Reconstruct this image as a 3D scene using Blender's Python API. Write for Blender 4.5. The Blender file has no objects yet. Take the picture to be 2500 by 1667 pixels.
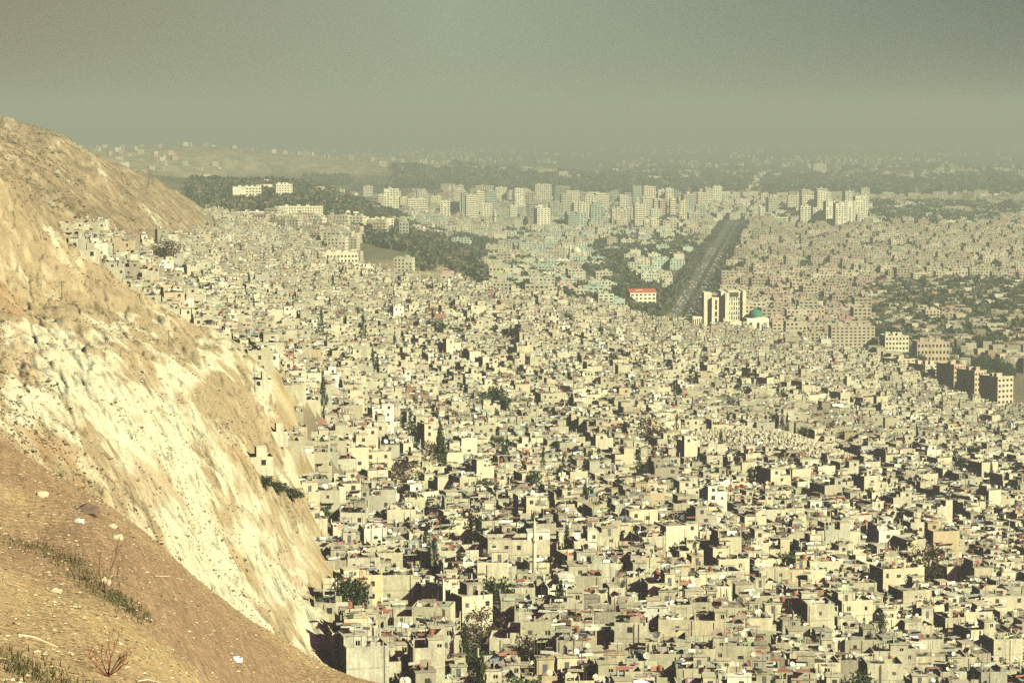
import bpy, math, random
import numpy as np
R = math.radians
sc = bpy.context.scene
COL = sc.collection
rnd = random.Random(11)
nrng = np.random.default_rng(5)

# ------------------------------------------------------------------ camera
F = 2409.0
PITCH = R(5.24)
cam = bpy.data.cameras.new('camera'); cam.sensor_width = 36; cam.lens = 36 * F / 1024
cam.clip_start = 1; cam.clip_end = 60000
camo = bpy.data.objects.new('camera', cam); COL.objects.link(camo)
camo.location = (0, 0, 0); camo.rotation_euler = (R(90) - PITCH, 0, 0)
sc.camera = camo
# ------------------------------------------------------------------ light
SUN_DIR = np.array([0.64, -0.52, 0.50]); SUN_DIR = SUN_DIR / np.linalg.norm(SUN_DIR)
elev = math.asin(SUN_DIR[2]); azim = math.atan2(SUN_DIR[0], SUN_DIR[1])
sl = bpy.data.lights.new('sun', 'SUN'); sl.energy = 5.0; sl.angle = R(0.5); sl.color = (0.94, 0.975, 0.63)
so = bpy.data.objects.new('sun', sl); COL.objects.link(so)
so.rotation_euler = (R(90) - elev, 0, math.atan2(SUN_DIR[1], SUN_DIR[0]) + R(90))
w = bpy.data.worlds.new('World'); sc.world = w; w.use_nodes = True
nt = w.node_tree; nt.nodes.clear()
def N(t, tree=None, **k):
    n = (tree or nt).nodes.new(t)
    for a, b in k.items(): setattr(n, a, b)
    return n
sky = N('ShaderNodeTexSky', sky_type='NISHITA', sun_disc=False)
sky.sun_elevation = elev; sky.sun_rotation = azim; sky.dust_density = 6; sky.altitude = 900
tint = N('ShaderNodeMix', data_type='RGBA', blend_type='MULTIPLY'); tint.inputs[0].default_value = 1
tint.inputs[7].default_value = (0.041, 0.0105, 0.023, 1)
nt.links.new(sky.outputs[0], tint.inputs[6])
tc = N('ShaderNodeTexCoord'); sep = N('ShaderNodeSeparateXYZ'); nt.links.new(tc.outputs['Generated'], sep.inputs[0])
rx = N('ShaderNodeValToRGB'); mr = N('ShaderNodeMapRange'); mr.inputs[1].default_value = -0.24; mr.inputs[2].default_value = 0.24
nt.links.new(sep.outputs[0], mr.inputs[0]); nt.links.new(mr.outputs[0], rx.inputs[0])
e = rx.color_ramp.elements
e[0].position = 0; e[0].color = (0.120, 0.092, 0.062, 1); e[1].position = 1; e[1].color = (0.045, 0.057, 0.056, 1)
m_ = e.new(0.45); m_.color = (0.160, 0.192, 0.138, 1)
mz = N('ShaderNodeMapRange'); mz.inputs[1].default_value = 0.06; mz.inputs[2].default_value = 0.16
nt.links.new(sep.outputs[2], mz.inputs[0])
mix = N('ShaderNodeMix', data_type='RGBA'); nt.links.new(mz.outputs[0], mix.inputs[0])
nt.links.new(rx.outputs[0], mix.inputs[6]); nt.links.new(tint.outputs[2], mix.inputs[7])
bg = N('ShaderNodeBackground'); bg.inputs[1].default_value = 1.0; nt.links.new(mix.outputs[2], bg.inputs[0])
wo = N('ShaderNodeOutputWorld'); nt.links.new(bg.outputs[0], wo.inputs[0])
sc.view_settings.view_transform = 'Standard'; sc.view_settings.look = 'None'; sc.view_settings.gamma = 1
sc.view_settings.exposure = 1.0
cy = sc.cycles
cy.max_bounces = 4; cy.diffuse_bounces = 0; cy.glossy_bounces = 1; cy.volume_bounces = 0; cy.transmission_bounces = 2
cy.use_denoising = False; cy.denoiser = 'OPENIMAGEDENOISE'; cy.denoising_prefilter = 'ACCURATE'; cy.use_adaptive_sampling = True; cy.adaptive_threshold = 0.02
cy.caustics_reflective = False; cy.caustics_refractive = False

# ------------------------------------------------------------------ haze settings (box itself is made last)
HAZE_DENSITY = 0.00020
HAZE_COLOR = (0.422, 0.50, 0.465)

# ------------------------------------------------------------------ projection helpers
cp, sp = math.cos(PITCH), math.sin(PITCH)
def at(u, v, Y):
    a, b = u - 512.0, 341.0 - v
    ry = F * cp + b * sp; rz = -F * sp + b * cp
    return (a * Y / ry, Y, rz * Y / ry)
def proj(x, y, z):
    d = y * cp - z * sp; up = y * sp + z * cp
    return 512 + F * x / d, 341 - F * up / d

# ------------------------------------------------------------------ noise
def hsh(ix, iy, s):
    n = (ix.astype(np.int64) * 374761393 + iy.astype(np.int64) * 668265263 + s * 974634777) & 0xffffffff
    n = ((n ^ (n >> 13)) * 1274126177) & 0xffffffff
    return ((n ^ (n >> 16)) & 0xffff) / 65535.0
def vn(x, y, s=0):
    x = np.asarray(x, float); y = np.asarray(y, float)
    ix = np.floor(x); iy = np.floor(y); fx = x - ix; fy = y - iy
    fx = fx * fx * (3 - 2 * fx); fy = fy * fy * (3 - 2 * fy)
    a = hsh(ix, iy, s); b = hsh(ix + 1, iy, s); c = hsh(ix, iy + 1, s); d = hsh(ix + 1, iy + 1, s)
    return (a + (b - a) * fx) * (1 - fy) + (c + (d - c) * fx) * fy
def fbm(x, y, o=4, s=0):
    t = 0; a = 1; n = 0
    for k in range(o):
        t = t + a * vn(x * 2 ** k + 17.3 * k, y * 2 ** k - 9.1 * k, s + k); n += a; a *= 0.5
    return t / n - 0.5

# ------------------------------------------------------------------ terrain
CP = []
def P3(*a):
    for u, v, d in a: CP.append(at(u, v, d))
# city floor
P3((430,690,465),(512,690,470),(700,690,510),(850,690,560),(1010,690,610),(345,640,470),(512,560,620),(760,560,680),
   (1000,590,740),(512,457,930),(700,457,980),(900,470,1060),(1010,470,1100),(400,420,960),(330,445,740),(315,500,660),(330,580,545),
   (512,337,1450),(400,337,1380),(330,340,1200),(650,350,1650),(800,380,1600),(900,400,1650),(1000,410,1800),
   (760,333,2150),(820,340,2160),(870,350,2100),(650,322,2360),(512,300,1950),(600,310,2250),(358,281,1980),(450,275,2500),
   (300,262,2050),(260,261,1900),(230,240,2300),(300,235,2800),(400,258,2650),(430,248,2950),(500,260,3300),(250,225,2650),(150,290,1250),(200,300,1350),(260,310,1300))
P3((245,203,3300),(290,203,3300),(300,187,3800),(350,205,3700),(330,190,4000),(160,172,4500),(120,160,4600),(200,180,4300),(300,221,3000),(340,268,2350),(340,222,3050))
for x, y in ((0,4000),(150,3500),(600,3500),(900,3500),(500,2700),(300,2700),(700,2500),(0,6000),(500,6000),(1400,6000),(-700,6500),(0,11000),(2500,11000),(-2500,12000),
             (0,20000),(5000,20000),(-5000,20000),(2000,8000),(900,4500)): CP.append((x, y, -200.0))
# far barren hills
for u, v, d in ((300,160,7200),(230,157,7000),(270,153,8000),(400,163,8200),(340,160,7800)): CP.append(at(u, v, d))
# near spur
P3((-80,640,58),(0,682,60),(0,600,80),(0,520,105),(0,470,120),(0,440,135),(80,490,136),(152,545,140),(226,618,145),(276,660,148),(306,682,150),
   (150,682,75),(250,682,105),(150,600,100),(-80,560,75),(-80,400,125),(300,750,105),(400,760,140))
for u, v, d, dz in ((0,440,180,-6),(152,540,190,-9),(226,618,215,-11),(306,682,235,-12),(420,760,230,-10),(-80,400,180,-5)):
    x, y, z = at(u, v, d); CP.append((x, y, z + dz))
# white slope
P3((0,435,240),(0,400,290),(0,330,470),(0,250,620),(60,462,290),(100,490,310),(152,530,330),(200,575,350),(250,622,385),(300,655,430),(326,672,455),
   (100,440,360),(100,380,450),(152,478,390),(152,400,480),(100,330,560),(200,520,420),(200,450,490),(250,480,520),(250,560,455),(290,560,520),(290,500,585),
   (312,600,500),(328,640,470),(270,440,630),(288,425,670),(240,410,600))
for u, v, d, dz in ((385,660,300,-16),(400,720,200,-12),(340,682,200,-12),(345,700,300,-16),(380,760,150,-10)):
    x, y, z = at(u, v, d); CP.append((x, y, z + dz))
# middle ridge
P3((0,180,720),(44,217,740),(74,243,760),(117,278,760),(196,322,750),(226,335,760),(290,378,720),(50,280,640),(120,320,640),(-80,140,700),(-80,300,450))
for u, v, d, dz in ((0,180,900,-24),(44,217,900,-20),(74,243,950,-14),(117,278,950,-9),(196,322,950,-5)):
    x, y, z = at(u, v, d); CP.append((x, y, z + dz))
P3((196,310,1120),(0,176,1100),(0,150,1350),(0,124,1650),(60,138,1750),(110,160,1950),(150,178,2150),(190,200,2350),(215,215,2500),
   (220,250,2000),(100,200,1500),(150,230,1550),(190,250,1650),(60,190,1300),(70,240,1150),(150,265,1120),(100,225,1250),(-80,105,1600),(-80,150,1100))
for u, v, d, dz in ((0,124,2200,-30),(60,138,2400,-50),(110,160,2600,-45),(150,178,2750,-40),(195,200,2850,-25),(-80,105,2300,-30)):
    x, y, z = at(u, v, d); CP.append((x, y, z + dz))
CP = np.array(CP)
def feat(x, y):
    y = np.maximum(np.asarray(y, float), 45.0); x = np.asarray(x, float)
    r = np.clip(x / y, -0.30, 0.30)
    return r * 7.0, np.log(y) * 1.5
fa, fb = feat(CP[:, 0], CP[:, 1]); nC = len(CP)
def ker(r2): return 0.5 * r2 * np.log(r2 + 1e-9)
Kk = ker((fa[:, None] - fa) ** 2 + (fb[:, None] - fb) ** 2) + np.eye(nC) * 0.0006
Pm = np.c_[np.ones(nC), fa, fb]
A = np.block([[Kk, Pm], [Pm.T, np.zeros((3, 3))]])
SOL = np.linalg.solve(A, np.r_[CP[:, 2], 0, 0, 0])
def Hb(x, y):
    x = np.asarray(x, float); y = np.asarray(y, float); sh = np.broadcast(x, y).shape
    x = np.broadcast_to(x, sh).ravel(); y = np.broadcast_to(y, sh).ravel()
    a, b = feat(x, y); out = SOL[nC] + SOL[nC + 1] * a + SOL[nC + 2] * b
    for i in range(nC): out = out + SOL[i] * ker((a - fa[i]) ** 2 + (b - fb[i]) ** 2)
    far = np.clip((y - 9500) / 2500, 0, 1); out = out * (1 - far) + -200 * far
    out = np.where(y > 2450, np.maximum(out, -206), out)
    out = out + 10 * np.exp(-((x - 116) / 36) ** 2 - ((y - 1035) / 52) ** 2)      # the cemetery mound
    return out.reshape(sh)
# the foot of the slope: houses stand to the right of it (x as a share of y)
FOOT = [(60,900),(110,440),(160,372),(220,352),(300,348),(400,346),(450,345),(490,334),(530,316),(570,312),(610,322),(650,300),(700,272),(740,282),(790,300),(850,286),(910,215),(960,150),(1050,92),(1130,80),(1180,88),(1240,120),(1320,140),(1500,170),(1700,196),(1900,214),(2100,224),(2400,226),(2700,215)]
FD = np.array([a for a, b in FOOT]); FU = np.array([(b - 512) / F for a, b in FOOT])
def hillness(x, y, m=6, s=26):
    foot = np.interp(y, FD, FU)
    t = (foot - x / np.maximum(y, 1)) * F
    h = np.clip((t + m) / s, 0, 1)
    return np.where(y > 2700, 0, h)
def hit(u, v, y0=45, y1=19000, n=5000):
    Y = np.exp(np.linspace(math.log(y0), math.log(y1), n)); a, b = u - 512.0, 341.0 - v
    ry = F * cp + b * sp; rz = -F * sp + b * cp
    below = rz * Y / ry < Hb(a * Y / ry, Y)
    k = int(np.argmax(below)); k = k if below[k] else n - 1
    y = Y[k]; x = a * y / ry
    return float(x), float(y), float(Hb(x, y))
def Hn(x, y):
    h = hillness(x, y); sc_ = np.clip(np.asarray(y) / 500.0, 0.16, 2.2)
    q1 = x * 0.97 + y * 0.25; q2 = -x * 0.25 + y * 0.97
    n = fbm(x / 60 / sc_, y / 90 / sc_, 4, 3) * 9 * sc_ * np.clip(np.asarray(y) / 250, 0.45, 1)
    n = n - np.clip(0.09 - np.abs(fbm(q1 / 6, q2 / 55, 4, 111)), 0, 1) * 10 * np.clip((np.asarray(y) - 190) / 150, 0, 1)
    n = n + (np.abs(fbm(q1 / 20, q2 / 34, 4, 13)) - 0.1) * 7 * np.clip((np.asarray(y) - 200) / 150, 0, 1)
    n = n + fbm(q1 / 14, q2 / 70, 4, 9) * 3.4 * np.clip(np.asarray(y) / 400 - 0.3, 0.0, 1.5)
    n = n + fbm(q1 / 3.0, q2 / 12, 3, 21) * 1.6 * np.clip(np.asarray(y) / 350 - 0.2, 0.08, 1.2)
    n = n + fbm(x / 1.4, y / 1.8, 3, 30) * 0.22 * np.clip(1.6 - np.asarray(y) / 150, 0, 1)
    a = at(372, 607, 420); o_ = np.exp(-((x - a[0]) / 8) ** 2 - ((y - a[1]) / 14) ** 2)
    return n * h + o_ * (5 + fbm(x / 3, y / 3, 4, 7) * 6)
def H(x, y):
    return Hb(x, y) + Hn(np.asarray(x, float), np.asarray(y, float))
def hz(x, y):
    if 430 < y < 2700 and float(hillness(x, y)) > 0: return float(H(x, y))
    return float(Hb(x, y))

# ------------------------------------------------------------------ materials
def mat(name, base=(0.5,0.5,0.5), rough=0.9, attr=False, noise=0.0, nscale=1.0, fine=0.0, fscale=6.0, objcol=False, spec=0.2, bump=0.0, streak=0.0, metal=0.0, bands=False):
    m = bpy.data.materials.new(name); m.use_nodes = True; t = m.node_tree; b = t.nodes['Principled BSDF']; L = t.links.new
    b.inputs['Roughness'].default_value = rough; b.inputs['Specular IOR Level'].default_value = spec; b.inputs['Metallic'].default_value = metal
    if attr:
        a = N('ShaderNodeAttribute', t); a.attribute_name = 'Col'; cur = a.outputs['Color']
    else:
        a = N('ShaderNodeRGB', t); a.outputs[0].default_value = (*base, 1); cur = a.outputs[0]
    def mul(x, y):
        q = N('ShaderNodeMix', t, data_type='RGBA', blend_type='MULTIPLY'); q.inputs[0].default_value = 1
        L(x, q.inputs[6]); L(y, q.inputs[7]); return q.outputs[2]
    if objcol:
        o = N('ShaderNodeObjectInfo', t); cur = mul(cur, o.outputs['Color'])
    g = N('ShaderNodeNewGeometry', t)
    def nz(scale, amt, vec=None, detail=5):
        q = N('ShaderNodeTexNoise', t); q.inputs['Scale'].default_value = scale; q.inputs['Detail'].default_value = detail; q.inputs['Roughness'].default_value = 0.65
        if vec is None: L(g.outputs['Position'], q.inputs['Vector'])
        else:
            mp = N('ShaderNodeMapping', t); mp.inputs['Scale'].default_value = vec; L(g.outputs['Position'], mp.inputs[0]); L(mp.outputs[0], q.inputs['Vector'])
        r = N('ShaderNodeMapRange', t); r.inputs[1].default_value = 0.3; r.inputs[2].default_value = 0.7
        r.inputs[3].default_value = 1 - amt; r.inputs[4].default_value = 1 + amt; L(q.outputs[0], r.inputs[0]); return r.outputs[0], q.outputs[0]
    if bands:       # soft streaks running down the bedding of the slope
        m1 = N('ShaderNodeMapping', t); m1.inputs['Rotation'].default_value = (0, 0, -0.252); L(g.outputs['Position'], m1.inputs[0])
        for sc3, amt in (((0.45, 0.03, 0.2), 0.20), ((1.6, 0.12, 0.6), 0.18)):
            m2 = N('ShaderNodeMapping', t); m2.inputs['Scale'].default_value = sc3; L(m1.outputs[0], m2.inputs[0])
            q = N('ShaderNodeTexNoise', t); q.inputs['Detail'].default_value = 5; q.inputs['Roughness'].default_value = 0.7; L(m2.outputs[0], q.inputs['Vector'])
            r = N('ShaderNodeMapRange', t); r.inputs[1].default_value = 0.3; r.inputs[2].default_value = 0.7; r.inputs[3].default_value = 1 - amt; r.inputs[4].default_value = 1 + amt*0.8; L(q.outputs[0], r.inputs[0]); cur = mul(cur, r.outputs[0])
    if noise: n1, _ = nz(nscale, noise); cur = mul(cur, n1)
    if streak: n3, _ = nz(1.0, streak, (1.6, 1.6, 0.12)); cur = mul(cur, n3)
    if fine: n2, raw = nz(fscale, fine); cur = mul(cur, n2)
    if bump:
        bp = N('ShaderNodeBump', t); bp.inputs['Strength'].default_value = bump; bp.inputs['Distance'].default_value = 0.3
        q = N('ShaderNodeTexNoise', t); q.inputs['Scale'].default_value = fscale; q.inputs['Detail'].default_value = 6; L(g.outputs['Position'], q.inputs['Vector'])
        L(q.outputs[0], bp.inputs['Height']); L(bp.outputs[0], b.inputs['Normal'])
    L(cur, b.inputs['Base Color'])
    return m
M = {}
M['wall'] = mat('plaster', attr=True, noise=0.20, nscale=0.22, fine=0.20, fscale=1.8, streak=0.24)
M['city'] = mat('city_plaster', attr=True, noise=0.14, nscale=0.18, fine=0.14, fscale=1.2, streak=0.12)
M['obj'] = mat('tinted_plaster', attr=True, noise=0.12, nscale=0.12, fine=0.12, fscale=0.8, objcol=True)
M['leaf'] = mat('foliage', attr=True, noise=0.3, nscale=0.5, objcol=True, rough=0.8)
M['bark'] = mat('bark', (0.11, 0.08, 0.06), fine=0.3, fscale=8)
M['metal'] = mat('painted_metal', attr=True, rough=0.55, objcol=True, noise=0.2, nscale=1.5, spec=0.4)
M['glass'] = mat('window_glass', (0.025, 0.025, 0.03), rough=0.25, spec=0.5)
M['frame'] = mat('window_frame', (0.5, 0.46, 0.38), rough=0.6)
M['steel'] = mat('steel', (0.12, 0.11, 0.11), rough=0.5)
M['asphalt'] = mat('asphalt', (0.12, 0.12, 0.105), noise=0.2, nscale=0.05)
M['paint'] = mat('road_paint', (0.75, 0.75, 0.7))
M['car'] = mat('car_paint', attr=True, objcol=True, rough=0.3, spec=0.5)
M['rock'] = mat('rock', attr=True, noise=0.25, nscale=1.2, fine=0.2, fscale=6)

# ------------------------------------------------------------------ mesh builders
def tagc(me, cols):
    a = me.attributes.new('Col', 'FLOAT_COLOR', 'FACE')
    c = np.ones((len(cols), 4), np.float32); c[:, :3] = cols; a.data.foreach_set('color', c.ravel())
class MB:
    def __init__(s): s.v = []; s.f = []; s.c = []
    def quad(s, a, b, c, d, col):
        n = len(s.v); s.v += [a, b, c, d]; s.f.append((n, n + 1, n + 2, n + 3)); s.c.append(col)
    def poly(s, pts, col):
        n = len(s.v); s.v += list(pts); s.f.append(tuple(range(n, n + len(pts)))); s.c.append(col)
    def box(s, x0, y0, z0, x1, y1, z1, col, bottom=False):
        n = len(s.v)
        s.v += [(x0,y0,z0),(x1,y0,z0),(x1,y1,z0),(x0,y1,z0),(x0,y0,z1),(x1,y0,z1),(x1,y1,z1),(x0,y1,z1)]
        fs = [(0,1,5,4),(1,2,6,5),(2,3,7,6),(3,0,4,7),(4,5,6,7)] + ([(3,2,1,0)] if bottom else [])
        for f in fs: s.f.append(tuple(n + i for i in f)); s.c.append(col)
    def tube(s, a, b, r0, r1, col, k=6):
        a = np.array(a, float); b = np.array(b, float); d = b - a; d /= (np.linalg.norm(d) + 1e-9)
        t = np.cross(d, (0, 0, 1) if abs(d[2]) < 0.9 else (1, 0, 0)); t /= np.linalg.norm(t); q = np.cross(d, t); n = len(s.v)
        for p, r in ((a, r0), (b, r1)):
            for i in range(k):
                an = 2 * math.pi * i / k; s.v.append(tuple(p + t * math.cos(an) * r + q * math.sin(an) * r))
        for i in range(k):
            j = (i + 1) % k; s.f.append((n + i, n + j, n + k + j, n + k + i)); s.c.append(col)
        s.f.append(tuple(n + k + i for i in range(k))); s.c.append(col)
    def lathe(s, prof, col, k=16, cx=0, cy=0):
        n = len(s.v)
        for r, z in prof:
            for i in range(k): an = 2 * math.pi * i / k; s.v.append((cx + r * math.cos(an), cy + r * math.sin(an), z))
        for j in range(len(prof) - 1):
            for i in range(k):
                q = (i + 1) % k; s.f.append((n + j*k + i, n + j*k + q, n + (j+1)*k + q, n + (j+1)*k + i)); s.c.append(col)
    def facade(s, o, ux, W, z0, z1, wins, depth, col):
        n = (ux[1], -ux[0])
        xs = sorted({0.0, W} | {a for q in wins for a in (q[0], q[0] + q[2])}); zs = sorted({z0, z1} | {a for q in wins for a in (q[1], q[1] + q[3])})
        def p(a, z, d=0): return (o[0] + ux[0]*a - n[0]*d, o[1] + ux[1]*a - n[1]*d, z)
        for i in range(len(xs) - 1):
            for j in range(len(zs) - 1):
                mx = (xs[i] + xs[i+1]) / 2; mz_ = (zs[j] + zs[j+1]) / 2
                if any(q[0] < mx < q[0]+q[2] and q[1] < mz_ < q[1]+q[3] for q in wins): continue
                s.quad(p(xs[i], zs[j]), p(xs[i+1], zs[j]), p(xs[i+1], zs[j+1]), p(xs[i], zs[j+1]), col)
        for x, z, a, b in wins:
            s.quad(p(x, z), p(x+a, z), p(x+a, z, depth), p(x, z, depth), col)
            s.quad(p(x, z+b, depth), p(x+a, z+b, depth), p(x+a, z+b), p(x, z+b), col)
            s.quad(p(x, z), p(x, z, depth), p(x, z+b, depth), p(x, z+b), col)
            s.quad(p(x+a, z, depth), p(x+a, z), p(x+a, z+b), p(x+a, z+b, depth), col)
    def mesh(s, name, m):
        me = bpy.data.meshes.new(name); me.from_pydata([tuple(map(float, q)) for q in s.v], [], s.f); me.materials.append(m)
        tagc(me, s.c); return me
    def obj(s, name, m, parent=None, loc=None, rotz=0):
        o = bpy.data.objects.new(name, s.mesh(name, m)); COL.objects.link(o)
        if parent: o.parent = parent
        if loc is not None: o.location = loc
        if rotz: o.rotation_euler = (0, 0, rotz)
        return o
def place(name, me, parent=None, loc=(0,0,0), rotz=0, scale=None, color=None):
    o = bpy.data.objects.new(name, me); COL.objects.link(o); o.location = loc; o.rotation_euler = (0, 0, rotz)
    if parent: o.parent = parent
    if scale: o.scale = scale
    if color: o.color = (*color, 1)
    return o
def tag(o, label=None, cat=None, group=None, kind=None):
    if label: o['label'] = label
    if cat: o['category'] = cat
    if group: o['group'] = group
    if kind: o['kind'] = kind
    return o
def empty(name, loc, rotz=0):
    o = bpy.data.objects.new(name, None); COL.objects.link(o); o.location = loc; o.rotation_euler = (0, 0, rotz); o.empty_display_size = 1; return o
def pct(x, y, z):
    u, v = proj(x, y, z); return round(u / 10.24), round((682 - v) / 6.82), u, v
class BATCH:
    """many boxes (and flat n-gons) joined in one mesh"""
    def __init__(s): s.b = []; s.extra = []
    def box(s, fr, lx, ly, z0, sx, sy, h, col, a=0.0):
        ox, oy, an, ca, sa = fr
        s.b.append((ox + lx*ca - ly*sa, oy + lx*sa + ly*ca, z0, sx/2, sy/2, h, an + a, *col))
    def add(s, verts, faces, cols): s.extra.append((np.asarray(verts, float), np.asarray(faces), np.asarray(cols, float)))
    def build(s, name, m):
        VS, LV, LT, CS = [], [], [], []; off = 0
        if s.b:
            b = np.array(s.b); n = len(b); c, sn = np.cos(b[:, 6]), np.sin(b[:, 6])
            cx = np.array([-1,1,1,-1,-1,1,1,-1]); cyy = np.array([-1,-1,1,1,-1,-1,1,1]); cz = np.array([0,0,0,0,1,1,1,1])
            lx = cx[None]*b[:, 3:4]; ly = cyy[None]*b[:, 4:5]
            v = np.stack([b[:, 0:1] + lx*c[:, None] - ly*sn[:, None], b[:, 1:2] + lx*sn[:, None] + ly*c[:, None], b[:, 2:3] + cz[None]*b[:, 5:6]], 2)
            f = np.array([(0,1,5,4),(1,2,6,5),(2,3,7,6),(3,0,4,7),(4,5,6,7)])
            VS.append(v.reshape(-1, 3)); LV.append((f[None] + (np.arange(n)*8)[:, None, None]).ravel()); LT.append(np.full(n*5, 4)); CS.append(np.repeat(b[:, 7:10], 5, 0)); off = n*8
        for v, f, c in s.extra:
            VS.append(v); LV.append((f + off).ravel()); LT.append(np.full(len(f), f.shape[1])); CS.append(c); off += len(v)
        V = np.concatenate(VS); LV = np.concatenate(LV); LT = np.concatenate(LT); C = np.concatenate(CS)
        me = bpy.data.meshes.new(name); me.vertices.add(len(V)); me.vertices.foreach_set('co', V.astype(np.float32).ravel())
        me.loops.add(len(LV)); me.loops.foreach_set('vertex_index', LV.astype(np.int32))
        me.polygons.add(len(LT)); me.polygons.foreach_set('loop_start', np.r_[0, np.cumsum(LT)[:-1]].astype(np.int32)); me.polygons.foreach_set('loop_total', LT.astype(np.int32))
        me.update(calc_edges=True); me.shade_flat(); me.materials.append(m); tagc(me, C)
        o = bpy.data.objects.new(name, me); COL.objects.link(o); return o
def FR(x, y, a): return (x, y, a, math.cos(a), math.sin(a))

# ------------------------------------------------------------------ ground sheet
def build_ground():
    uu = np.r_[np.linspace(-1900, -140, 26)[:-1], np.arange(-140, 372, 1.15), np.arange(372, 1190, 7.0), np.linspace(1200, 3000, 26)]
    rr = (uu - 512) / F
    yy = np.r_[np.exp(np.linspace(math.log(42), math.log(1300), 880))[:-1], np.exp(np.linspace(math.log(1300), math.log(2300), 170))[:-1],
               np.exp(np.linspace(math.log(2300), math.log(9000), 170))[:-1], np.exp(np.linspace(math.log(9000), math.log(21000), 20))]
    Rg, Yg = np.meshgrid(rr, yy); X = Rg * Yg; Y = Yg
    Z = H(X, Y); hl = hillness(X, Y); U, V = proj(X, Y, Z)
    q1 = X * 0.97 + Y * 0.25; q2 = -X * 0.25 + Y * 0.97
    tan = np.array([0.378, 0.286, 0.157]); tan2 = np.array([0.30, 0.21, 0.125]); white = np.array([0.55, 0.53, 0.39]); red = np.array([0.33, 0.20, 0.105])
    grey = np.array([0.32, 0.25, 0.155]); cityc = np.array([0.24, 0.20, 0.15]); plain = np.array([0.085, 0.09, 0.06])
    n1 = fbm(q1 / 16, q2 / 90, 5, 40); n2 = fbm(X / 9, Y / 14, 4, 50); n3 = fbm(q1 / 2.2, q2 / 14, 4, 60)
    UW = U + fbm(X / 7, Y / 12, 4, 61) * 60 + n1 * 40; VW = V + fbm(X / 7 + 40, Y / 12, 4, 62) * 60 + n3 * 20
    far = np.clip((Y - 170) / 30, 0, 1)
    # white limestone slabs
    wm = np.zeros_like(X)
    for u, v, ru, rv in ((40,345,40,18),(80,365,46,22),(125,402,54,32),(165,440,52,40),(200,480,48,48),(205,362,60,22),(120,330,50,14),(235,530,50,55),(270,580,40,50),(310,625,30,45),(265,390,34,26),(285,375,25,16),
                         (30,410,24,16),(285,470,25,25),(320,540,16,30)):
        wm = np.maximum(wm, np.exp(-((UW - u) / ru) ** 2 - ((VW - v) / rv) ** 2))
    wm = wm * far * (Y < 800)
    wm = np.clip((wm + n1 * 1.5 + n3 * 0.8 - 0.28) * 3.0, 0, 1)
    rm = np.zeros_like(X)
    for u, v, ru, rv in ((285,560,20,26),(262,520,14,12),(20,355,26,16),(95,505,14,30),(130,580,10,14),(318,600,12,20),(62,445,16,18),(240,450,30,10),(160,485,16,26),(0,300,30,20)):
        rm = np.maximum(rm, np.exp(-((UW - u + (VW - v) * -0.5) / ru) ** 2 - ((VW - v) / rv) ** 2))
    rm = np.clip((rm * far + n1 * 0.8 + n3 * 0.5 - 0.42) * 4, 0, 1)
    up = np.clip((900 - Y) / -250, 0, 1)
    base = tan * (1 - up[..., None]) + grey * up[..., None]
    mid_ = np.clip((Y - 170) / 30, 0, 1)[..., None] * (1 - up[..., None]); base = base * (1 - mid_) + np.array([0.37, 0.296, 0.182]) * mid_
    t = np.clip(0.5 + n2 * 2.2, 0, 1)[..., None]; base = base * t + (base * np.array([0.86, 0.84, 0.86])) * (1 - t)
    near = 1 - far; band = np.clip((fbm(X / 6, Y / 14, 3, 77) * 3 + 0.5), 0, 1) * near
    base = base * (1 - band[..., None]) + tan2 * np.array([0.86, 0.84, 0.9]) * band[..., None]
    hw = np.clip((n3 + n1 * 0.6 - 0.02) * 5, 0, 1) * far * 0.55
    base = base * (1 - hw[..., None]) + (base * 1.45 + 0.03) * hw[..., None]
    base = base * (1 - wm[..., None]) + white * wm[..., None]
    base = base * (1 - rm[..., None] * 0.5) + red * rm[..., None] * 0.5
    gr = np.clip((Y - 900) / 300, 0, 1)[..., None] * hl[..., None]; sp_ = np.clip(0.5 + 2.5 * fbm(X / 5, Y / 9, 4, 97), 0, 1)[..., None]; base = base * (1 - gr) + base * (0.62 + 0.5 * sp_) * gr
    dk = np.clip((fbm(q1 / 1.5, q2 / 5, 3, 90) - 0.17) * 8, 0, 1) * far; base = base * (1 - 0.42 * dk[..., None])
    cr = np.clip(1 - np.abs(fbm(q1 / 4.5, q2 / 38, 4, 95)) / 0.014, 0, 1) * far * (Y < 1300); base = base * (1 - 0.68 * cr[..., None])
    gp = np.clip(0.5 + 3 * fbm(X / 60, Y / 200, 4, 14), 0, 1)[..., None]
    ground = cityc * gp + cityc * 0.7 * (1 - gp)
    fp = np.clip((Y - 2250) / 500, 0, 1)
    pn = np.clip(0.35 + 3.0 * fbm(X / 160, Y / 420, 4, 15), 0, 1)[..., None]
    pl = plain * (1 - pn) + np.array([0.17, 0.15, 0.095]) * pn
    ground = ground * (1 - fp[..., None]) + pl * fp[..., None]
    bare = np.exp(-((U - 430) / 48) ** 2 - ((V - 268) / 14) ** 2) * (Y > 1900) + np.exp(-((U - 300) / 170) ** 2 - ((V - 163) / 14) ** 2) * (Y > 6000) + np.exp(-((U - 60) / 170) ** 2 - ((V - 150) / 30) ** 2) * (Y > 4000)
    bare = np.clip(bare * 1.5 + fbm(X / 90, Y / 250, 3, 16) * 1.2 - 0.25, 0, 1)[..., None] * (Y > 1900)[..., None]
    bt = np.clip(0.5 + 3 * fbm(X / 25, Y / 50, 4, 19), 0, 1)[..., None]; ground = ground * (1 - bare) + (np.array([0.40, 0.34, 0.21]) * bt + np.array([0.22, 0.19, 0.12]) * (1 - bt)) * bare
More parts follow.
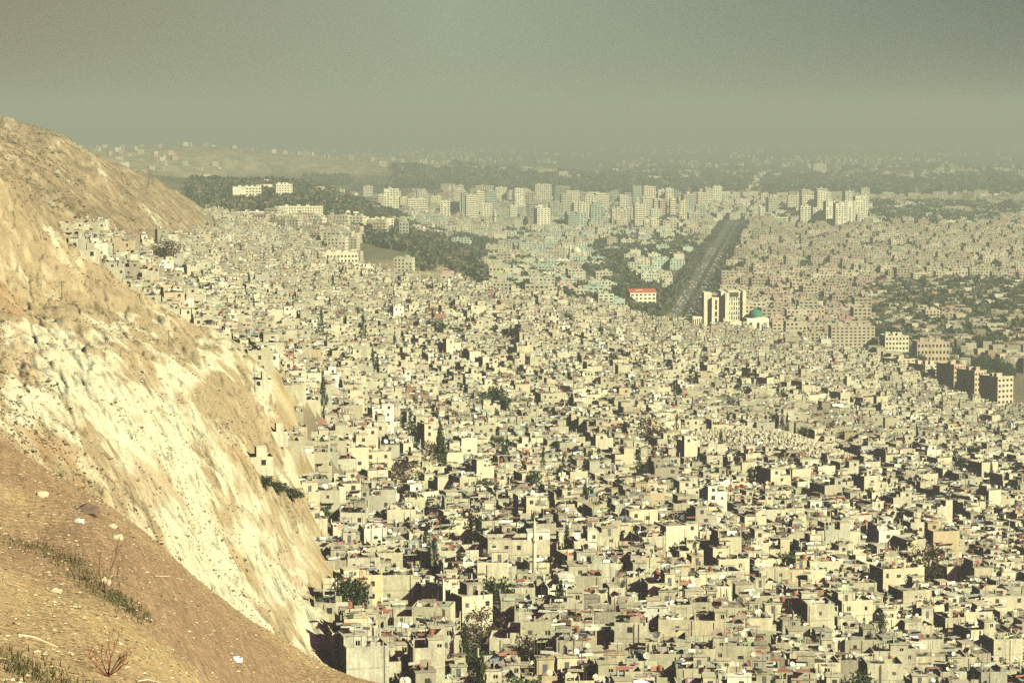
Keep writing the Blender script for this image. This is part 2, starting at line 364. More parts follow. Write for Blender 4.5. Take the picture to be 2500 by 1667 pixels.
    rk = np.exp(-((U - 372) / 38) ** 2 - ((V - 605) / 22) ** 2) + np.clip(hillness(X, Y, 34, 18), 0, 1) * (Y < 1000); rk = np.clip(rk, 0, 1)[..., None]
    ground = ground * (1 - rk) + (tan * 0.8 + white * 0.25 * np.clip(0.5 + 4 * n2, 0, 1)[..., None]) * rk
    C = ground * (1 - hl[..., None]) + base * hl[..., None]
    ny, nx = X.shape; idx = np.arange(ny * nx).reshape(ny, nx)
    q = np.stack([idx[:-1, :-1], idx[:-1, 1:], idx[1:, 1:], idx[1:, :-1]], -1).reshape(-1, 4)
    me = bpy.data.meshes.new('ground'); me.vertices.add(ny * nx); me.vertices.foreach_set('co', np.stack([X, Y, Z], -1).astype(np.float32).ravel())
    me.loops.add(q.size); me.loops.foreach_set('vertex_index', q.astype(np.int32).ravel()); me.polygons.add(len(q))
    me.polygons.foreach_set('loop_start', np.arange(0, q.size, 4, dtype=np.int32)); me.polygons.foreach_set('loop_total', np.full(len(q), 4, np.int32))
    me.update(calc_edges=True); a = me.attributes.new('Col', 'FLOAT_COLOR', 'POINT'); c4 = np.ones((ny * nx, 4), np.float32); c4[:, :3] = np.clip(C.reshape(-1, 3), 0.01, 0.9)
    a.data.foreach_set('color', c4.ravel())
    m = mat('ground_soil', attr=True, noise=0.10, nscale=0.25, fine=0.38, fscale=3.5, bump=0.9, bands=True, rough=1.0, spec=0.05)
    me.materials.append(m)
    o = bpy.data.objects.new('ground', me); COL.objects.link(o); tag(o, kind='structure', label='rocky tan hillside and the plain under the city')
build_ground()

# ------------------------------------------------------------------ roads and highway (world line through two ground points)
HA = (158.0, 2330.0); HB = (392.0, 4350.0)
hdx, hdy = HB[0] - HA[0], HB[1] - HA[1]; hl_ = math.hypot(hdx, hdy); hdx /= hl_; hdy /= hl_
def hway(x, y):
    """signed distance across the highway and distance along it"""
    return (x - HA[0]) * hdy - (y - HA[1]) * hdx, (x - HA[0]) * hdx + (y - HA[1]) * hdy
def strip(name, off0, off1, s0, s1, dz, m, label, col=(1,1,1), step=40):
    mb = MB(); n = int((s1 - s0) / step); ss = np.linspace(s0, s1, n + 1); rows = []
    offs = np.linspace(off0, off1, max(2, int(abs(off1 - off0) / 8) + 1))
    for s in ss:
        xs = HA[0] + hdx * s + hdy * offs; ys = HA[1] + hdy * s - hdx * offs
        z0 = Hb(np.full_like(xs, HA[0] + hdx * s + hdy * 0), np.full_like(ys, HA[1] + hdy * s))
        rows.append([(x, y, z + dz) for x, y, z in zip(xs, ys, z0)])
    for a, b in zip(rows[:-1], rows[1:]):
        for i in range(len(a) - 1): mb.quad(a[i], a[i+1], b[i+1], b[i], col)
    return tag(mb.obj(name, m), label, None, None, 'structure')
def build_highway():
    verge = mat('dry_verge', (0.10, 0.10, 0.055), noise=0.3, nscale=0.05)
    strip('verge', -38, 38, -60, 2500, 1.0, verge, 'dry grass verge along the highway')
    strip('road', 3, 15, -60, 2500, 1.15, M['asphalt'], 'asphalt carriageway of the highway'); strip('road', -15, -3, -60, 2500, 1.15, M['asphalt'], 'second asphalt carriageway of the highway')
    for o in (-7, -11, 7, 11):
        mb = MB()
        for s in range(-55, 1500, 14):
            xs, ys = HA[0] + hdx*s + hdy*o, HA[1] + hdy*s - hdx*o; z = hz(HA[0] + hdx*s, HA[1] + hdy*s) + 1.22
            a = (xs - hdy*.15, ys + hdx*.15, z); b = (xs + hdy*.15, ys - hdx*.15, z)
            mb.quad(a, b, (b[0] + hdx*5, b[1] + hdy*5, z), (a[0] + hdx*5, a[1] + hdy*5, z), (1,1,1))
        tag(mb.obj('lane_marking', M['paint']), None, None, None, 'structure')
    # cars: one mesh with body, cabin and wheels; too small in the photo to show parts
    mb = MB(); w_ = (1,1,1); dk = (0.06,0.06,0.07)
    mb.box(-0.9,-2.2,0.35,0.9,2.2,0.85,w_); mb.box(-0.8,-1.3,0.85,0.8,1.5,1.35,dk); mb.box(-0.78,-1.1,1.35,0.78,1.3,1.45,w_)
    for x in (-0.92, 0.72):
        for y in (-1.6, 1.2): mb.box(x, y, 0, x + 0.2, y + 0.6, 0.6, dk)
    cme = mb.mesh('car', M['car']); n = 0; used = []
    cols = [(0.8,0.8,0.78)]*6 + [(0.5,0.5,0.5),(0.09,0.09,0.1),(0.35,0.05,0.04),(0.75,0.6,0.1),(0.08,0.12,0.25)]
    tries = 0
    while n < 230 and tries < 5000:
        tries += 1
        s = rnd.random() ** 1.6 * 1500 - 40; lane = rnd.choice((-13,-9,-5,5,9,13))
        if any(abs(s - a) < 8 and lane == b for a, b in used): continue
        used.append((s, lane)); x = HA[0] + hdx*s + hdy*lane; y = HA[1] + hdy*s - hdx*lane
        z = hz(HA[0] + hdx*s, HA[1] + hdy*s) + 1.2
        o = place('car', cme, None, (x, y, z), math.atan2(-hdx, hdy) + (math.pi if lane < 0 else 0), (1.15,1.15,1.15), rnd.choice(cols))
        tag(o, 'small car among the traffic on the wide tree lined highway', 'car', 'cars on the highway'); n += 1
build_highway()

# ------------------------------------------------------------------ places kept free of the ordinary houses: (x, y, radius)
KEEP = []
def free(x, y, r=0):
    for a, b, q in KEEP:
        if (x - a) ** 2 + (y - b) ** 2 < (q + r) ** 2: return False
    return True
# zone limits: far edge of the dense old quarter as distance against u
OU = np.array([150,230,300,350,390,440,520,600,680,760,840,900,960,1060]); OD = np.array([2600,2750,2750,2450,2180,2080,1980,2200,2260,2130,1990,1930,1860,1780])
def old_far(u): return np.interp(u, OU, OD)

# ------------------------------------------------------------------ house spec shared by the single houses and the mass behind them
WALLC = [(0.43,0.40,0.29),(0.48,0.45,0.33),(0.38,0.35,0.26),(0.54,0.50,0.37),(0.45,0.42,0.32),(0.31,0.28,0.22),(0.66,0.64,0.53),(0.44,0.36,0.24),(0.37,0.36,0.29),(0.50,0.45,0.32)]
NAMEC = ['beige','pale beige','greyish beige','cream','sand coloured','grey brown','whitewashed','ochre','stone grey','light tan']
def house_spec(x, y, ang, w, d, r):
    s = dict(x=x, y=y, ang=ang, w=w, d=d)
    ca, sa = math.cos(ang), math.sin(ang)
    zs = [hz(x + a*w/2*ca - b*d/2*sa, y + a*w/2*sa + b*d/2*ca) for a in (-1,1) for b in (-1,1)]
    s['z'] = min(zs) - 0.5
    nf = r.choices((1,2,3,4), (0.46,0.41,0.11,0.02))[0]
    if y < 1300 and float(hillness(x, y)) > 0: nf = min(nf, 2)
    s['nf'] = nf; s['h'] = min(max(zs) - s['z'], 2.4) + nf * 2.8 + r.uniform(-0.3, 0.3)
    k = r.choices(range(10), (5,4,5,3,4,2.5,1.3,1,2.5,2.5))[0]; q = r.uniform(0.92, 1.14); s['cn'] = NAMEC[k]; s['col'] = tuple(c * q for c in WALLC[k])
    if r.random() < 0.005: s['col'] = (0.30,0.17,0.125); s['cn'] = 'brick red'
    elif r.random() < 0.006: s['col'] = (0.42,0.48,0.42); s['cn'] = 'pale green'
    s['par'] = r.choice((0.35, 0.7, 0.9, 1.1))
    q = r.uniform(0.55, 1.05); s['roofc'] = tuple(c * q for c in r.choice(((0.46,0.42,0.32),(0.42,0.40,0.32),(0.40,0.34,0.25))))
    s['wins'] = {}
    for face, W in (('front', w), ('left', d), ('right', d)):
        L = []
        if r.random() < (0.74 if face == 'front' else 0.5):
            n = max(1, int(W / r.uniform(3.0, 4.6)))
            for fl in range(nf):
                for i in range(n):
                    if r.random() < 0.35: continue
                    ww = r.choice((0.75, 0.95, 1.2)); hh = r.choice((0.8, 1.1, 1.3)); cx = (i + 0.5) * W / n + r.uniform(-0.5, 0.5)
                    cx = min(max(cx, ww/2 + 0.35), W - ww/2 - 0.35)
                    if any(abs(cx - q_[0] - q_[2]/2) < 1.6 and q_[4] == fl for q_ in L): continue
                    L.append((cx - ww/2, s['h'] - (nf - fl) * 3.0 + 1.15 , ww, hh, fl, r.choice((0,0,1,2))))
        s['wins'][face] = L
    ups = []
    if r.random() < 0.62:
        uw = r.uniform(2.4, w * 0.62); ud = r.uniform(2.4, d * 0.62)
        ux = r.choice((-1, 1)) * (w/2 - uw/2 - 0.02); uy = r.choice((-1, 1, 1)) * (d/2 - ud/2 - 0.02)
        q2 = r.uniform(0.9, 1.12)
        ups.append((ux, uy, uw, ud, r.uniform(2.2, 3.0), tuple(c * q2 for c in s['col']), r.random() < 0.6))
    s['ups'] = ups
    s['balcony'] = (nf >= 2 and r.random() < 0.16)
    return s
DISH = []; TANK = []
def roof_stuff(s, fr, clutter, r, dens=1.0):
    """dishes, tanks and small clutter of one roof"""
    w, d, z = s['w'], s['d'], s['z'] + s['h']; u0 = s['ups'][0] if s['ups'] else None
    nd = r.choices((0,1,2,3,5), (0.20,0.30,0.25,0.16,0.09))[0]
    s['nd'] = nd; s['nt'] = 0
    ox, oy, an, ca, sa = fr
    for k in range(nd):
        lx = r.uniform(-w/2 + 0.6, w/2 - 0.6); ly = r.choice((-d/2 + 0.8, r.uniform(-d/2 + 0.6, d/2 - 0.6))); zz = z
        if u0 and abs(lx - u0[0]) < u0[2]/2 + 0.4 and abs(ly - u0[1]) < u0[3]/2 + 0.4: zz = z + u0[4]
        DISH.append((ox + lx*ca - ly*sa, oy + lx*sa + ly*ca, zz, r.choice((0.42,0.52,0.62,0.75)), r.choices(range(5), (2.6,4,2.6,3.4,3.4))[0], r.gauss(0.35, 0.25)))
    for k in range(r.choices((0,1,2), (0.60,0.32,0.08))[0]):
        lx = r.uniform(-w/2 + 0.8, w/2 - 0.8); ly = r.uniform(-d/2 + 0.8, d/2 - 0.8); zz = z
        if u0 and abs(lx - u0[0]) < u0[2]/2 + 0.6 and abs(ly - u0[1]) < u0[3]/2 + 0.6: zz = z + u0[4]
        TANK.append((ox + lx*ca - ly*sa, oy + lx*sa + ly*ca, zz, r.choices(range(5), (2,4,3,3,1.5))[0])); s['nt'] += 1
    if clutter is None: return
    n = int(r.uniform(5, 15) * dens)
    for k in range(n):
        lx = r.uniform(-w/2 + 0.5, w/2 - 0.5); ly = r.uniform(-d/2 + 0.5, d/2 - 0.5); zz = z
        if u0 and abs(lx - u0[0]) < u0[2]/2 + 0.3 and abs(ly - u0[1]) < u0[3]/2 + 0.3: zz = z + u0[4]
        t = r.random()
        if t < 0.30: c = r.choice(((0.10,0.08,0.07),(0.2,0.15,0.11),(0.3,0.26,0.2),(0.05,0.05,0.06))); clutter.box(fr, lx, ly, zz, r.uniform(0.3,1.3), r.uniform(0.25,0.8), r.uniform(0.25,0.8), c, r.uniform(-0.8,0.8))
        elif t < 0.50: clutter.box(fr, lx, ly, zz, 0.09, 0.09, r.uniform(1.5,4.2), (0.10,0.08,0.07))
        elif t < 0.66: clutter.box(fr, lx, ly, zz + r.uniform(0.3,1.5), r.uniform(1.2,3.4), 0.12, r.uniform(0.2,0.8), r.choice(((0.75,0.74,0.66),(0.62,0.6,0.5),(0.45,0.52,0.46),(0.35,0.14,0.1),(0.72,0.7,0.6),(0.6,0.56,0.44),(0.40,0.36,0.28),(0.28,0.24,0.19),(0.14,0.19,0.25))), r.uniform(-0.7,0.7))
        elif t < 0.82: clutter.box(fr, lx, ly, zz, r.uniform(1.0,2.6), r.uniform(0.12,0.25), r.uniform(0.7,1.9), tuple(c*r.uniform(0.8,1.1) for c in s['col']), r.choice((0, math.pi/2)))
        elif t < 0.93: clutter.box(fr, lx, ly, zz + r.uniform(1.7,2.2), r.uniform(1.5,3.2), r.uniform(1.2,2.6), 0.08, r.choice(((0.35,0.32,0.28),(0.20,0.13,0.10),(0.55,0.55,0.5),(0.34,0.38,0.34),(0.40,0.36,0.27),(0.26,0.22,0.17),(0.30,0.14,0.10))), r.uniform(-0.2,0.2))
        else: clutter.box(fr, lx, ly, zz, r.uniform(0.6,1.2), r.uniform(0.6,1.2), r.uniform(0.4,0.7), (0.05,0.09,0.04))
DARK = (0.05,0.042,0.04)
def mass_house(B_, s, lod):
    fr = FR(s['x'], s['y'], s['ang']); w, d, h, z, c = s['w'], s['d'], s['h'], s['z'], s['col']
    B_.box(fr, 0, 0, z, w, d, h, c)
    if lod < 2 and (s['w'] * 7.3) % 1 < 0.35:      # unfinished storey: stub walls and columns instead of parapets
        q = (s['w'] * 31.7) % 1; ph = 1.2 + q * 1.4
        B_.box(fr, -w/2 + 0.15, 0, z + h - 0.05, 0.24, d * (0.5 + q * 0.4), ph, c); B_.box(fr, w * 0.1 * q, d/2 - 0.15, z + h - 0.05, w * 0.7, 0.22, ph * 0.8, c)
        for a, b in ((-1,-1),(1,-1),(1,1)): B_.box(fr, a * (w/2 - 0.2), b * (d/2 - 0.2), z + h, 0.25, 0.25, 1.1 + q, c)
        B_.box(fr, 0, 0, z + h - 0.05, w - 0.42, d - 0.42, 0.1, s['roofc'])
    elif lod < 2:      # parapet walls round a roof of its own colour
        p = s['par']; t = 0.2
        B_.box(fr, 0, -d/2 + t/2 - 0.01, z + h - 0.02, w + 0.02, t, p, c); B_.box(fr, 0, d/2 - t/2 + 0.01, z + h - 0.02, w + 0.02, t, p, c)
        B_.box(fr, -w/2 + t/2 - 0.01, 0, z + h - 0.02, t, d - 2*t, p, c); B_.box(fr, w/2 - t/2 + 0.01, 0, z + h - 0.02, t, d - 2*t, p, c)
        B_.box(fr, 0, 0, z + h - 0.05, w - 0.42, d - 0.42, 0.1, s['roofc'])
    else: B_.box(fr, 0, 0, z + h - 0.05, w - 0.5, d - 0.5, 0.12, s['roofc'])
    for face, L in s['wins'].items():
        for x0, zz, ww, hh, fl, k in L:
            if face == 'front': B_.box(fr, -w/2 + x0 + ww/2, -d/2 - 0.03, z + zz, ww, 0.1, hh, DARK)
            elif face == 'right': B_.box(fr, w/2 + 0.03, -d/2 + x0 + ww/2, z + zz, 0.1, ww, hh, DARK)
            elif lod < 1: B_.box(fr, -w/2 - 0.03, d/2 - x0 - ww/2, z + zz, 0.1, ww, hh, DARK)
    for ux, uy, uw, ud, uh, uc, uwin in s['ups']:
        B_.box(fr, ux, uy, z + h - 0.1, uw, ud, uh + 0.1, uc)
        B_.box(fr, ux, uy, z + h + uh - 0.02, uw + 0.3, ud + 0.3, 0.16, tuple(q*0.85 for q in uc))
        if uwin: B_.box(fr, ux + uw*0.1, uy - ud/2 - 0.03, z + h + 0.7, min(1.0, uw*0.4), 0.1, 1.1, DARK)
    if s['balcony']:
        B_.box(fr, 0, -d/2 - 0.55, z + h - 3.1, w*0.6, 1.1, 0.18, c); B_.box(fr, 0, -d/2 - 1.05, z + h - 2.95, w*0.6, 0.1, 0.85, c)

# prototypes: windows (frame and pane as part and sub-part), dishes, tanks
def win_protos():
    out = []
    for k in range(3):
        mb = MB(); c = (1,1,1); t = 0.09
        mb.box(-0.5,-0.06,-0.5,-0.5+t,0,0.5,c,True); mb.box(0.5-t,-0.06,-0.5,0.5,0,0.5,c,True)
        mb.box(-0.5+t,-0.06,0.5-t,0.5-t,0,0.5,c,True); mb.box(-0.5+t,-0.06,-0.5,0.5-t,0,-0.5+t,c,True)
        if k == 0: mb.box(-0.04,-0.05,-0.5+t,0.04,0,0.5-t,c)
        if k == 1:
            for i in range(5): q = -0.34 + i*0.17; mb.box(q-0.015,-0.09,-0.5+t,q+0.015,-0.06,0.5-t,c)
        fm = mb.mesh('window_frame', M['frame'] if k != 2 else M['steel'])
        g = MB(); g.quad((-0.45,-0.02,-0.45),(0.45,-0.02,-0.45),(0.45,-0.02,0.45),(-0.45,-0.02,0.45),(1,1,1)); gm = g.mesh('pane', M['glass'])
        out.append((fm, gm))
    return out
WP = win_protos()
def single_house(s):
    w, d, h, c = s['w'], s['d'], s['h'], s['col']
    root = empty('house', (s['x'], s['y'], s['z']), s['ang'])
    mb = MB(); p = s['par']; t = 0.2
    faces = {'front': ((-w/2,-d/2),(1,0),w), 'right': ((w/2,-d/2),(0,1),d), 'back': ((w/2,d/2),(-1,0),w), 'left': ((-w/2,d/2),(0,-1),d)}
    for fn, (o, ux, W) in faces.items():
        L = s['wins'].get(fn, [])
        mb.facade(o, ux, W, 0.0, h + p, [q[:4] for q in L], 0.22, c)
    for fl in range(1, s['nf']):      # floor slab edges
        zz = h - fl*3.0 - 0.1; dkc = tuple(q*0.8 for q in c)
        mb.box(-w/2-0.03,-d/2-0.04,zz,w/2+0.03,-d/2+0.03,zz+0.22,dkc,True); mb.box(-w/2-0.04,-d/2+0.03,zz,-w/2+0.03,d/2,zz+0.22,dkc,True)
    i = t; mb.quad((-w/2,-d/2,h+p),(w/2,-d/2,h+p),(w/2-i,-d/2+i,h+p),(-w/2+i,-d/2+i,h+p),c); mb.quad((w/2,-d/2,h+p),(w/2,d/2,h+p),(w/2-i,d/2-i,h+p),(w/2-i,-d/2+i,h+p),c)
    mb.quad((w/2,d/2,h+p),(-w/2,d/2,h+p),(-w/2+i,d/2-i,h+p),(w/2-i,d/2-i,h+p),c); mb.quad((-w/2,d/2,h+p),(-w/2,-d/2,h+p),(-w/2+i,-d/2+i,h+p),(-w/2+i,d/2-i,h+p),c)
    a, b = w/2 - i, d/2 - i
    for q0, q1 in (((-a,-b),(-a,b)),((-a,b),(a,b)),((a,b),(a,-b)),((a,-b),(-a,-b))): mb.quad((*q1,h),(*q0,h),(*q0,h+p),(*q1,h+p),c)
    mb.obj('wall', M['wall'], root)
    rf = MB(); rf.quad((-a,-b,h),(a,-b,h),(a,b,h),(-a,b,h),s['roofc']); rf.obj('roof', M['wall'], root)
    nwin = 0
    for fn, L in s['wins'].items():
        o, ux, W = faces[fn]; n = (ux[1], -ux[0]); ra = math.atan2(ux[1], ux[0])
        for x0, zz, ww, hh, fl, k in L:
            cx = x0 + ww/2; loc = (o[0] + ux[0]*cx - n[0]*0.14, o[1] + ux[1]*cx - n[1]*0.14, zz + hh/2)
            f = place('window', WP[k][0], root, loc, ra, (ww, 1, hh)); g = bpy.data.objects.new('pane', WP[k][1]); COL.objects.link(g); g.parent = f
            if fn == 'front': nwin += 1
    for ux_, uy, uw, ud, uh, uc, uwin in s['ups']:
        um = MB(); wl = [(uw*0.5, 0.7, min(1.0, uw*0.35), 1.1)] if uwin else []
        um.facade((ux_-uw/2+0.02,uy-ud/2+0.02),(1,0),uw-0.04,h-0.05,h+uh,[(q[0],h+q[1],q[2],q[3]) for q in wl],0.2,uc)
        um.facade((ux_+uw/2-0.02,uy-ud/2+0.02),(0,1),ud-0.04,h-0.05,h+uh,[],0.2,uc); um.facade((ux_+uw/2-0.02,uy+ud/2-0.02),(-1,0),uw-0.04,h-0.05,h+uh,[],0.2,uc)
        um.facade((ux_-uw/2+0.02,uy+ud/2-0.02),(0,-1),ud-0.04,h-0.05,h+uh,[],0.2,uc)
        um.box(ux_-uw/2-0.15,uy-ud/2-0.15,h+uh,ux_+uw/2+0.15,uy+ud/2+0.15,h+uh+0.16,tuple(q*0.88 for q in uc),True)
        uo = um.obj('roof_room', M['wall'], root)
        if not uwin:
            dm = MB(); dm.box(ux_-0.45,uy-ud/2-0.05,h+0.05,ux_+0.4,uy-ud/2+0.01,h+2.0,(0.12,0.12,0.13)); dm.obj('door', M['wall'], uo)
        if uwin:
            q = wl[0]; f = place('window', WP[0][0], uo, (ux_-uw/2+q[0]+q[2]/2+0.02, uy-ud/2+0.16, h+q[1]+q[3]/2), 0, (q[2],1,q[3]))
    rr = random.Random(int(s['x']*3)); q = MB()
    for k in range(rr.choice((0,1,1,2))):
        q = MB(); a_ = rr.uniform(-w/2+0.2, w/2-0.2)
        if all(abs(a_ + w/2 - L[0] - L[2]/2) > L[2]/2 + 0.15 for L in s['wins']['front']): q.box(a_-0.05,-d/2-0.12,0.2,a_+0.05,-d/2-0.045,h+p-rr.uniform(0,0.6),(0.13,0.11,0.09),True); q.obj('drainpipe', M['wall'], root)
    if rr.random() < 0.4:
        q2 = rr.uniform(0.7, 1.8)
        for a_, b_ in ((-1,-1),(1,-1),(1,1),(-1,1)):
            if rr.random() > 0.75: continue
            q = MB(); q.box(a_*(w/2-0.16)-0.13,b_*(d/2-0.16)-0.13,h+p-0.02,a_*(w/2-0.16)+0.13,b_*(d/2-0.16)+0.13,h+p+q2,c); q.obj('column', M['wall'], root)
    if s['balcony']:
        bm_ = MB(); x = w*0.3; z = h - 3.1
        bm_.box(-x,-d/2-1.1,z,x,-d/2,z+0.18,c,True); bm_.box(-x,-d/2-1.1,z+0.18,x,-d/2-1.0,z+1.05,c,True); bm_.box(-x,-d/2-1.0,z+0.18,-x+0.1,-d/2,z+1.05,c,True); bm_.box(x-0.1,-d/2-1.0,z+0.18,x,-d/2,z+1.05,c,True)
        bm_.obj('balcony', M['wall'], root)
    px, py, u, v = pct(s['x'], s['y'], s['z'] + h)
    fl = ('one','two','three','four')[s['nf']-1]
    extra = 'balcony' if s['balcony'] else ('roof room' if s['ups'] else ('flat roof' if s['par'] > 0.5 else 'low parapet'))
    tag(root, f'{s["cn"]} {fl}-storey house with {extra}, {round(u/10.24,1)}% across, {round((682-v)/6.82,1)}% up', 'house', 'dense flat roofed houses of the hillside quarter')
    return root

# ------------------------------------------------------------------ lay out the old quarter
SPEC = []
def special(c, kx, ox, oy, col, cn, wn=2, ang=None, d=9.0, seed=0, par=0.8):
    u0, u1, vt, vb = [(ox + c[0]/kx)*0.4096, (ox + c[1]/kx)*0.4096, (oy + c[2]/kx)*0.4096, (oy + c[3]/kx)*0.4096]
    x, y, z = hit((u0+u1)/2, vb + 5); w = (u1-u0)/F*y; h = (vb-vt)/F*y + 2.5; r = random.Random(seed + 100)
    s = house_spec(x, y + d/2, 0.26 if ang is None else ang, w*0.98, d, r)
    s['col'] = col; s['cn'] = cn; s['par'] = par; s['h'] = max(h, z - s['z'] + h - 2.5); s['nf'] = max(1, min(4, round(h/3.0))); s['balcony'] = False
    nf = s['nf']; L = []
    for fl in range(nf):
        for i in range(wn):
            if r.random() < 0.3: continue
            cx = (i+0.5)*s['w']/wn; L.append((cx-0.5, s['h']-(nf-fl)*2.9+1.1, 1.0, 1.2, fl, r.choice((0,1,2))))
    s['wins'] = {'front': L, 'left': [], 'right': []}
    KEEP.append((x, y + d/2, max(w, d)*0.4)); SPEC.append(s)
def specials():
    g = (0.50,0.46,0.34); l_ = (0.60,0.57,0.44); k5 = (2.94, 700, 1250); k6 = (2.94, 1700, 1150); k8 = (2.613, 600, 900)
    for i, (c, k, col, cn, wn, ang) in enumerate((((1430,1890,190,390),k5,g,'long pale',5,0.05),((350,650,440,600),k5,(0.52,0.42,0.26),'ochre',2,0.35),((1045,1180,560,770),k5,l_,'whitish',2,0.5),
        ((1180,1430,640,880),k5,g,'grey',3,0.45),((350,560,770,950),k5,(0.42,0.39,0.30),'grey',3,0.2),((640,950,880,1010),k5,(0.44,0.40,0.31),'greyish',4,0.0),((940,1250,790,920),k5,g,'beige',1,0.0),
        ((945,1165,405,560),k6,(0.54,0.51,0.38),'blank walled',0,0.2),((1425,1680,1030,1200),k6,(0.50,0.46,0.32),'blank walled tan',0,0.3),((2010,2350,870,1090),k6,g,'wide beige',4,0.15),((1875,2035,160,290),k6,(0.25,0.13,0.10),'red painted',2,0.4),
        ((765,905,860,1000),k6,(0.30,0.19,0.13),'orange brick',1,0.1),((1165,1370,590,720),k6,l_,'pale',3,0.2),((1885,2045,360,450),k6,g,'grey beige',0,0.2),((1385,1950,1310,1520),k6,g,'very wide beige',1,0.0),
        ((1270,1430,890,1060),k8,g,'tall beige',2,0.0),((590,760,900,1090),k8,(0.48,0.46,0.36),'tall grey',2,0.1),((1840,2080,600,700),k8,g,'broad beige',2,0.1),((2000,2180,110,220),k8,g,'beige',0,0.9),
        ((1035,1190,790,880),k8,l_,'cream',1,0.6),((960,1030,460,620),k8,(0.56,0.52,0.38),'narrow tall',0,0.5),((790,860,280,380),k8,g,'narrow beige',0,0.5))):
        special(c, *k, col, cn, wn, ang, seed=i)
def layout():
    r = random.Random(21); px, py = 7.7, 8.9
    for j in range(0, 272):
        for i in range(-62, 86):
            bx = i * px + (j % 2) * 2.0; by = 432 + j * py
            x = bx + float(fbm(bx/90, by/90, 2, 5)) * 34 + r.uniform(-1.2, 1.2); y = by + float(fbm(bx/90 + 50, by/90, 2, 6)) * 34 + r.uniform(-1.2, 1.2)
            if y < 445: continue
            ux = 512 + F * x / y
            if ux < 40 or ux > 1050 + 6000/y: continue
            if y > old_far(ux): continue
            hh = float(hillness(x, y))
            if hh > 0.30 and not (hh < 0.97 and r.random() < 0.42): continue
            ang = 0.22 + float(fbm(x/170, y/170, 2, 8)) * 1.1 + r.gauss(0, 0.05)
            # lanes and empty yards
            if float(abs(fbm(x/60, y/60, 2, 31))) < 0.016 and r.random() < 0.9: continue
            if r.random() < 0.05: continue
            w = px * r.uniform(0.78, 1.14); d = py * r.uniform(0.74, 1.06)
            if y > 1300 and r.random() < 0.25: w *= 1.3
            if not free(x, y, 0.5*max(w, d)): continue
            SPEC.append(house_spec(x, y, ang, w, d, r))

# ------------------------------------------------------------------ vegetation
def crown(n, shape, r, leaf, cols, clumps=14):
    """leaf-sized faces gathered in clumps through a crown of unit height and width"""
    V = []; Fc = []; C = []
    cl = []
    for k in range(clumps):
        t = r.random()
        if shape == 'cypress': z = 0.04 + 0.94*t; rad = 0.5 * (math.sin(min(1, z*1.25 + 0.12) * math.pi * 0.5) if z < 0.4 else 1 - ((z-0.4)/0.62)**1.5); rad = max(rad, 0.04)
        elif shape == 'fir': z = 0.1 + 0.88*t; rad = 0.5*(1 - z)**0.85 + 0.03
        else: z = 0.30 + 0.66*t; rad = 0.5*math.sqrt(max(0.02, 1 - ((z - 0.62)/0.40)**2))
        an = r.uniform(0, 6.283); q = rad * math.sqrt(r.random()) * (0.9 if shape != 'round' else 0.95)
        cl.append((q*math.cos(an), q*math.sin(an), z, r.uniform(0.07, 0.14) * (1.5 if shape == 'round' else 0.8), r.choice(cols)))
    for k in range(n):
        a = r.choice(cl); c = np.array(a[:3]) + np.array([r.gauss(0, a[3]*0.6) for _ in range(3)])
        d1 = np.array([r.gauss(0,1) for _ in range(3)]); d1 /= np.linalg.norm(d1); d2 = np.cross(d1, [r.gauss(0,1) for _ in range(3)]); d2 /= np.linalg.norm(d2)
        s = leaf * r.uniform(0.6, 1.3); m = len(V)
        V += [tuple(c - d1*s), tuple(c - d2*s*0.6), tuple(c + d1*s), tuple(c + d2*s*0.6)]; Fc.append((m, m+1, m+2, m+3)); q = r.uniform(0.8, 1.2); C.append(tuple(x*q for x in a[4]))
    me = bpy.data.meshes.new('crown'); me.from_pydata(V, [], Fc); me.materials.append(M['leaf']); tagc(me, C); return me
GREENS = [(0.045,0.062,0.03),(0.06,0.075,0.035),(0.035,0.05,0.028)]
BROWNS = [(0.08,0.05,0.04),(0.11,0.065,0.05),(0.06,0.04,0.035)]
vr = random.Random(3)
CROWN = {'cypress': [crown(800, 'cypress', vr, 0.05, GREENS, 60) for _ in range(3)], 'fir': [crown(1500, 'fir', vr, 0.045, GREENS, 80) for _ in range(2)],
         'round': [crown(1100, 'round', vr, 0.055, GREENS, 34) for _ in range(4)], 'bare': [crown(1000, 'round', vr, 0.036, BROWNS, 34) for _ in range(3)]}
def trunk_mesh(shape, r):
    mb = MB(); top = 0.55 if shape in ('round','bare') else 0.9
    mb.tube((0,0,-0.05),(0,0,top*0.6),0.035,0.022,(1,1,1)); mb.tube((0,0,top*0.6),(0.02,0.01,top),0.022,0.008,(1,1,1))
    if shape in ('round','bare'):
        for k in range(7 if shape == 'round' else 16):
            an = r.uniform(0, 6.28); z = r.uniform(0.2, 0.5); l = r.uniform(0.2, 0.42)
            mb.tube((0,0,z),(math.cos(an)*l, math.sin(an)*l, z + r.uniform(0.15,0.4)),0.014,0.004,(1,1,1),4)
    return mb.mesh('trunk', M['bark'])
TRUNK = {k: trunk_mesh(k, vr) for k in CROWN}
def tree(kind, x, y, h, wd, label, name, group=None, z=None):
    z = hz(x, y) if z is None else z
    e = empty(name, (x, y, z), vr.uniform(0, 6.28)); e.scale = (wd, wd, h)
    place('trunk', TRUNK[kind], e); place('crown', vr.choice(CROWN[kind]), e, color=tuple([vr.uniform(0.6, 0.95)]*3))
    tag(e, label, 'tree', group); return e
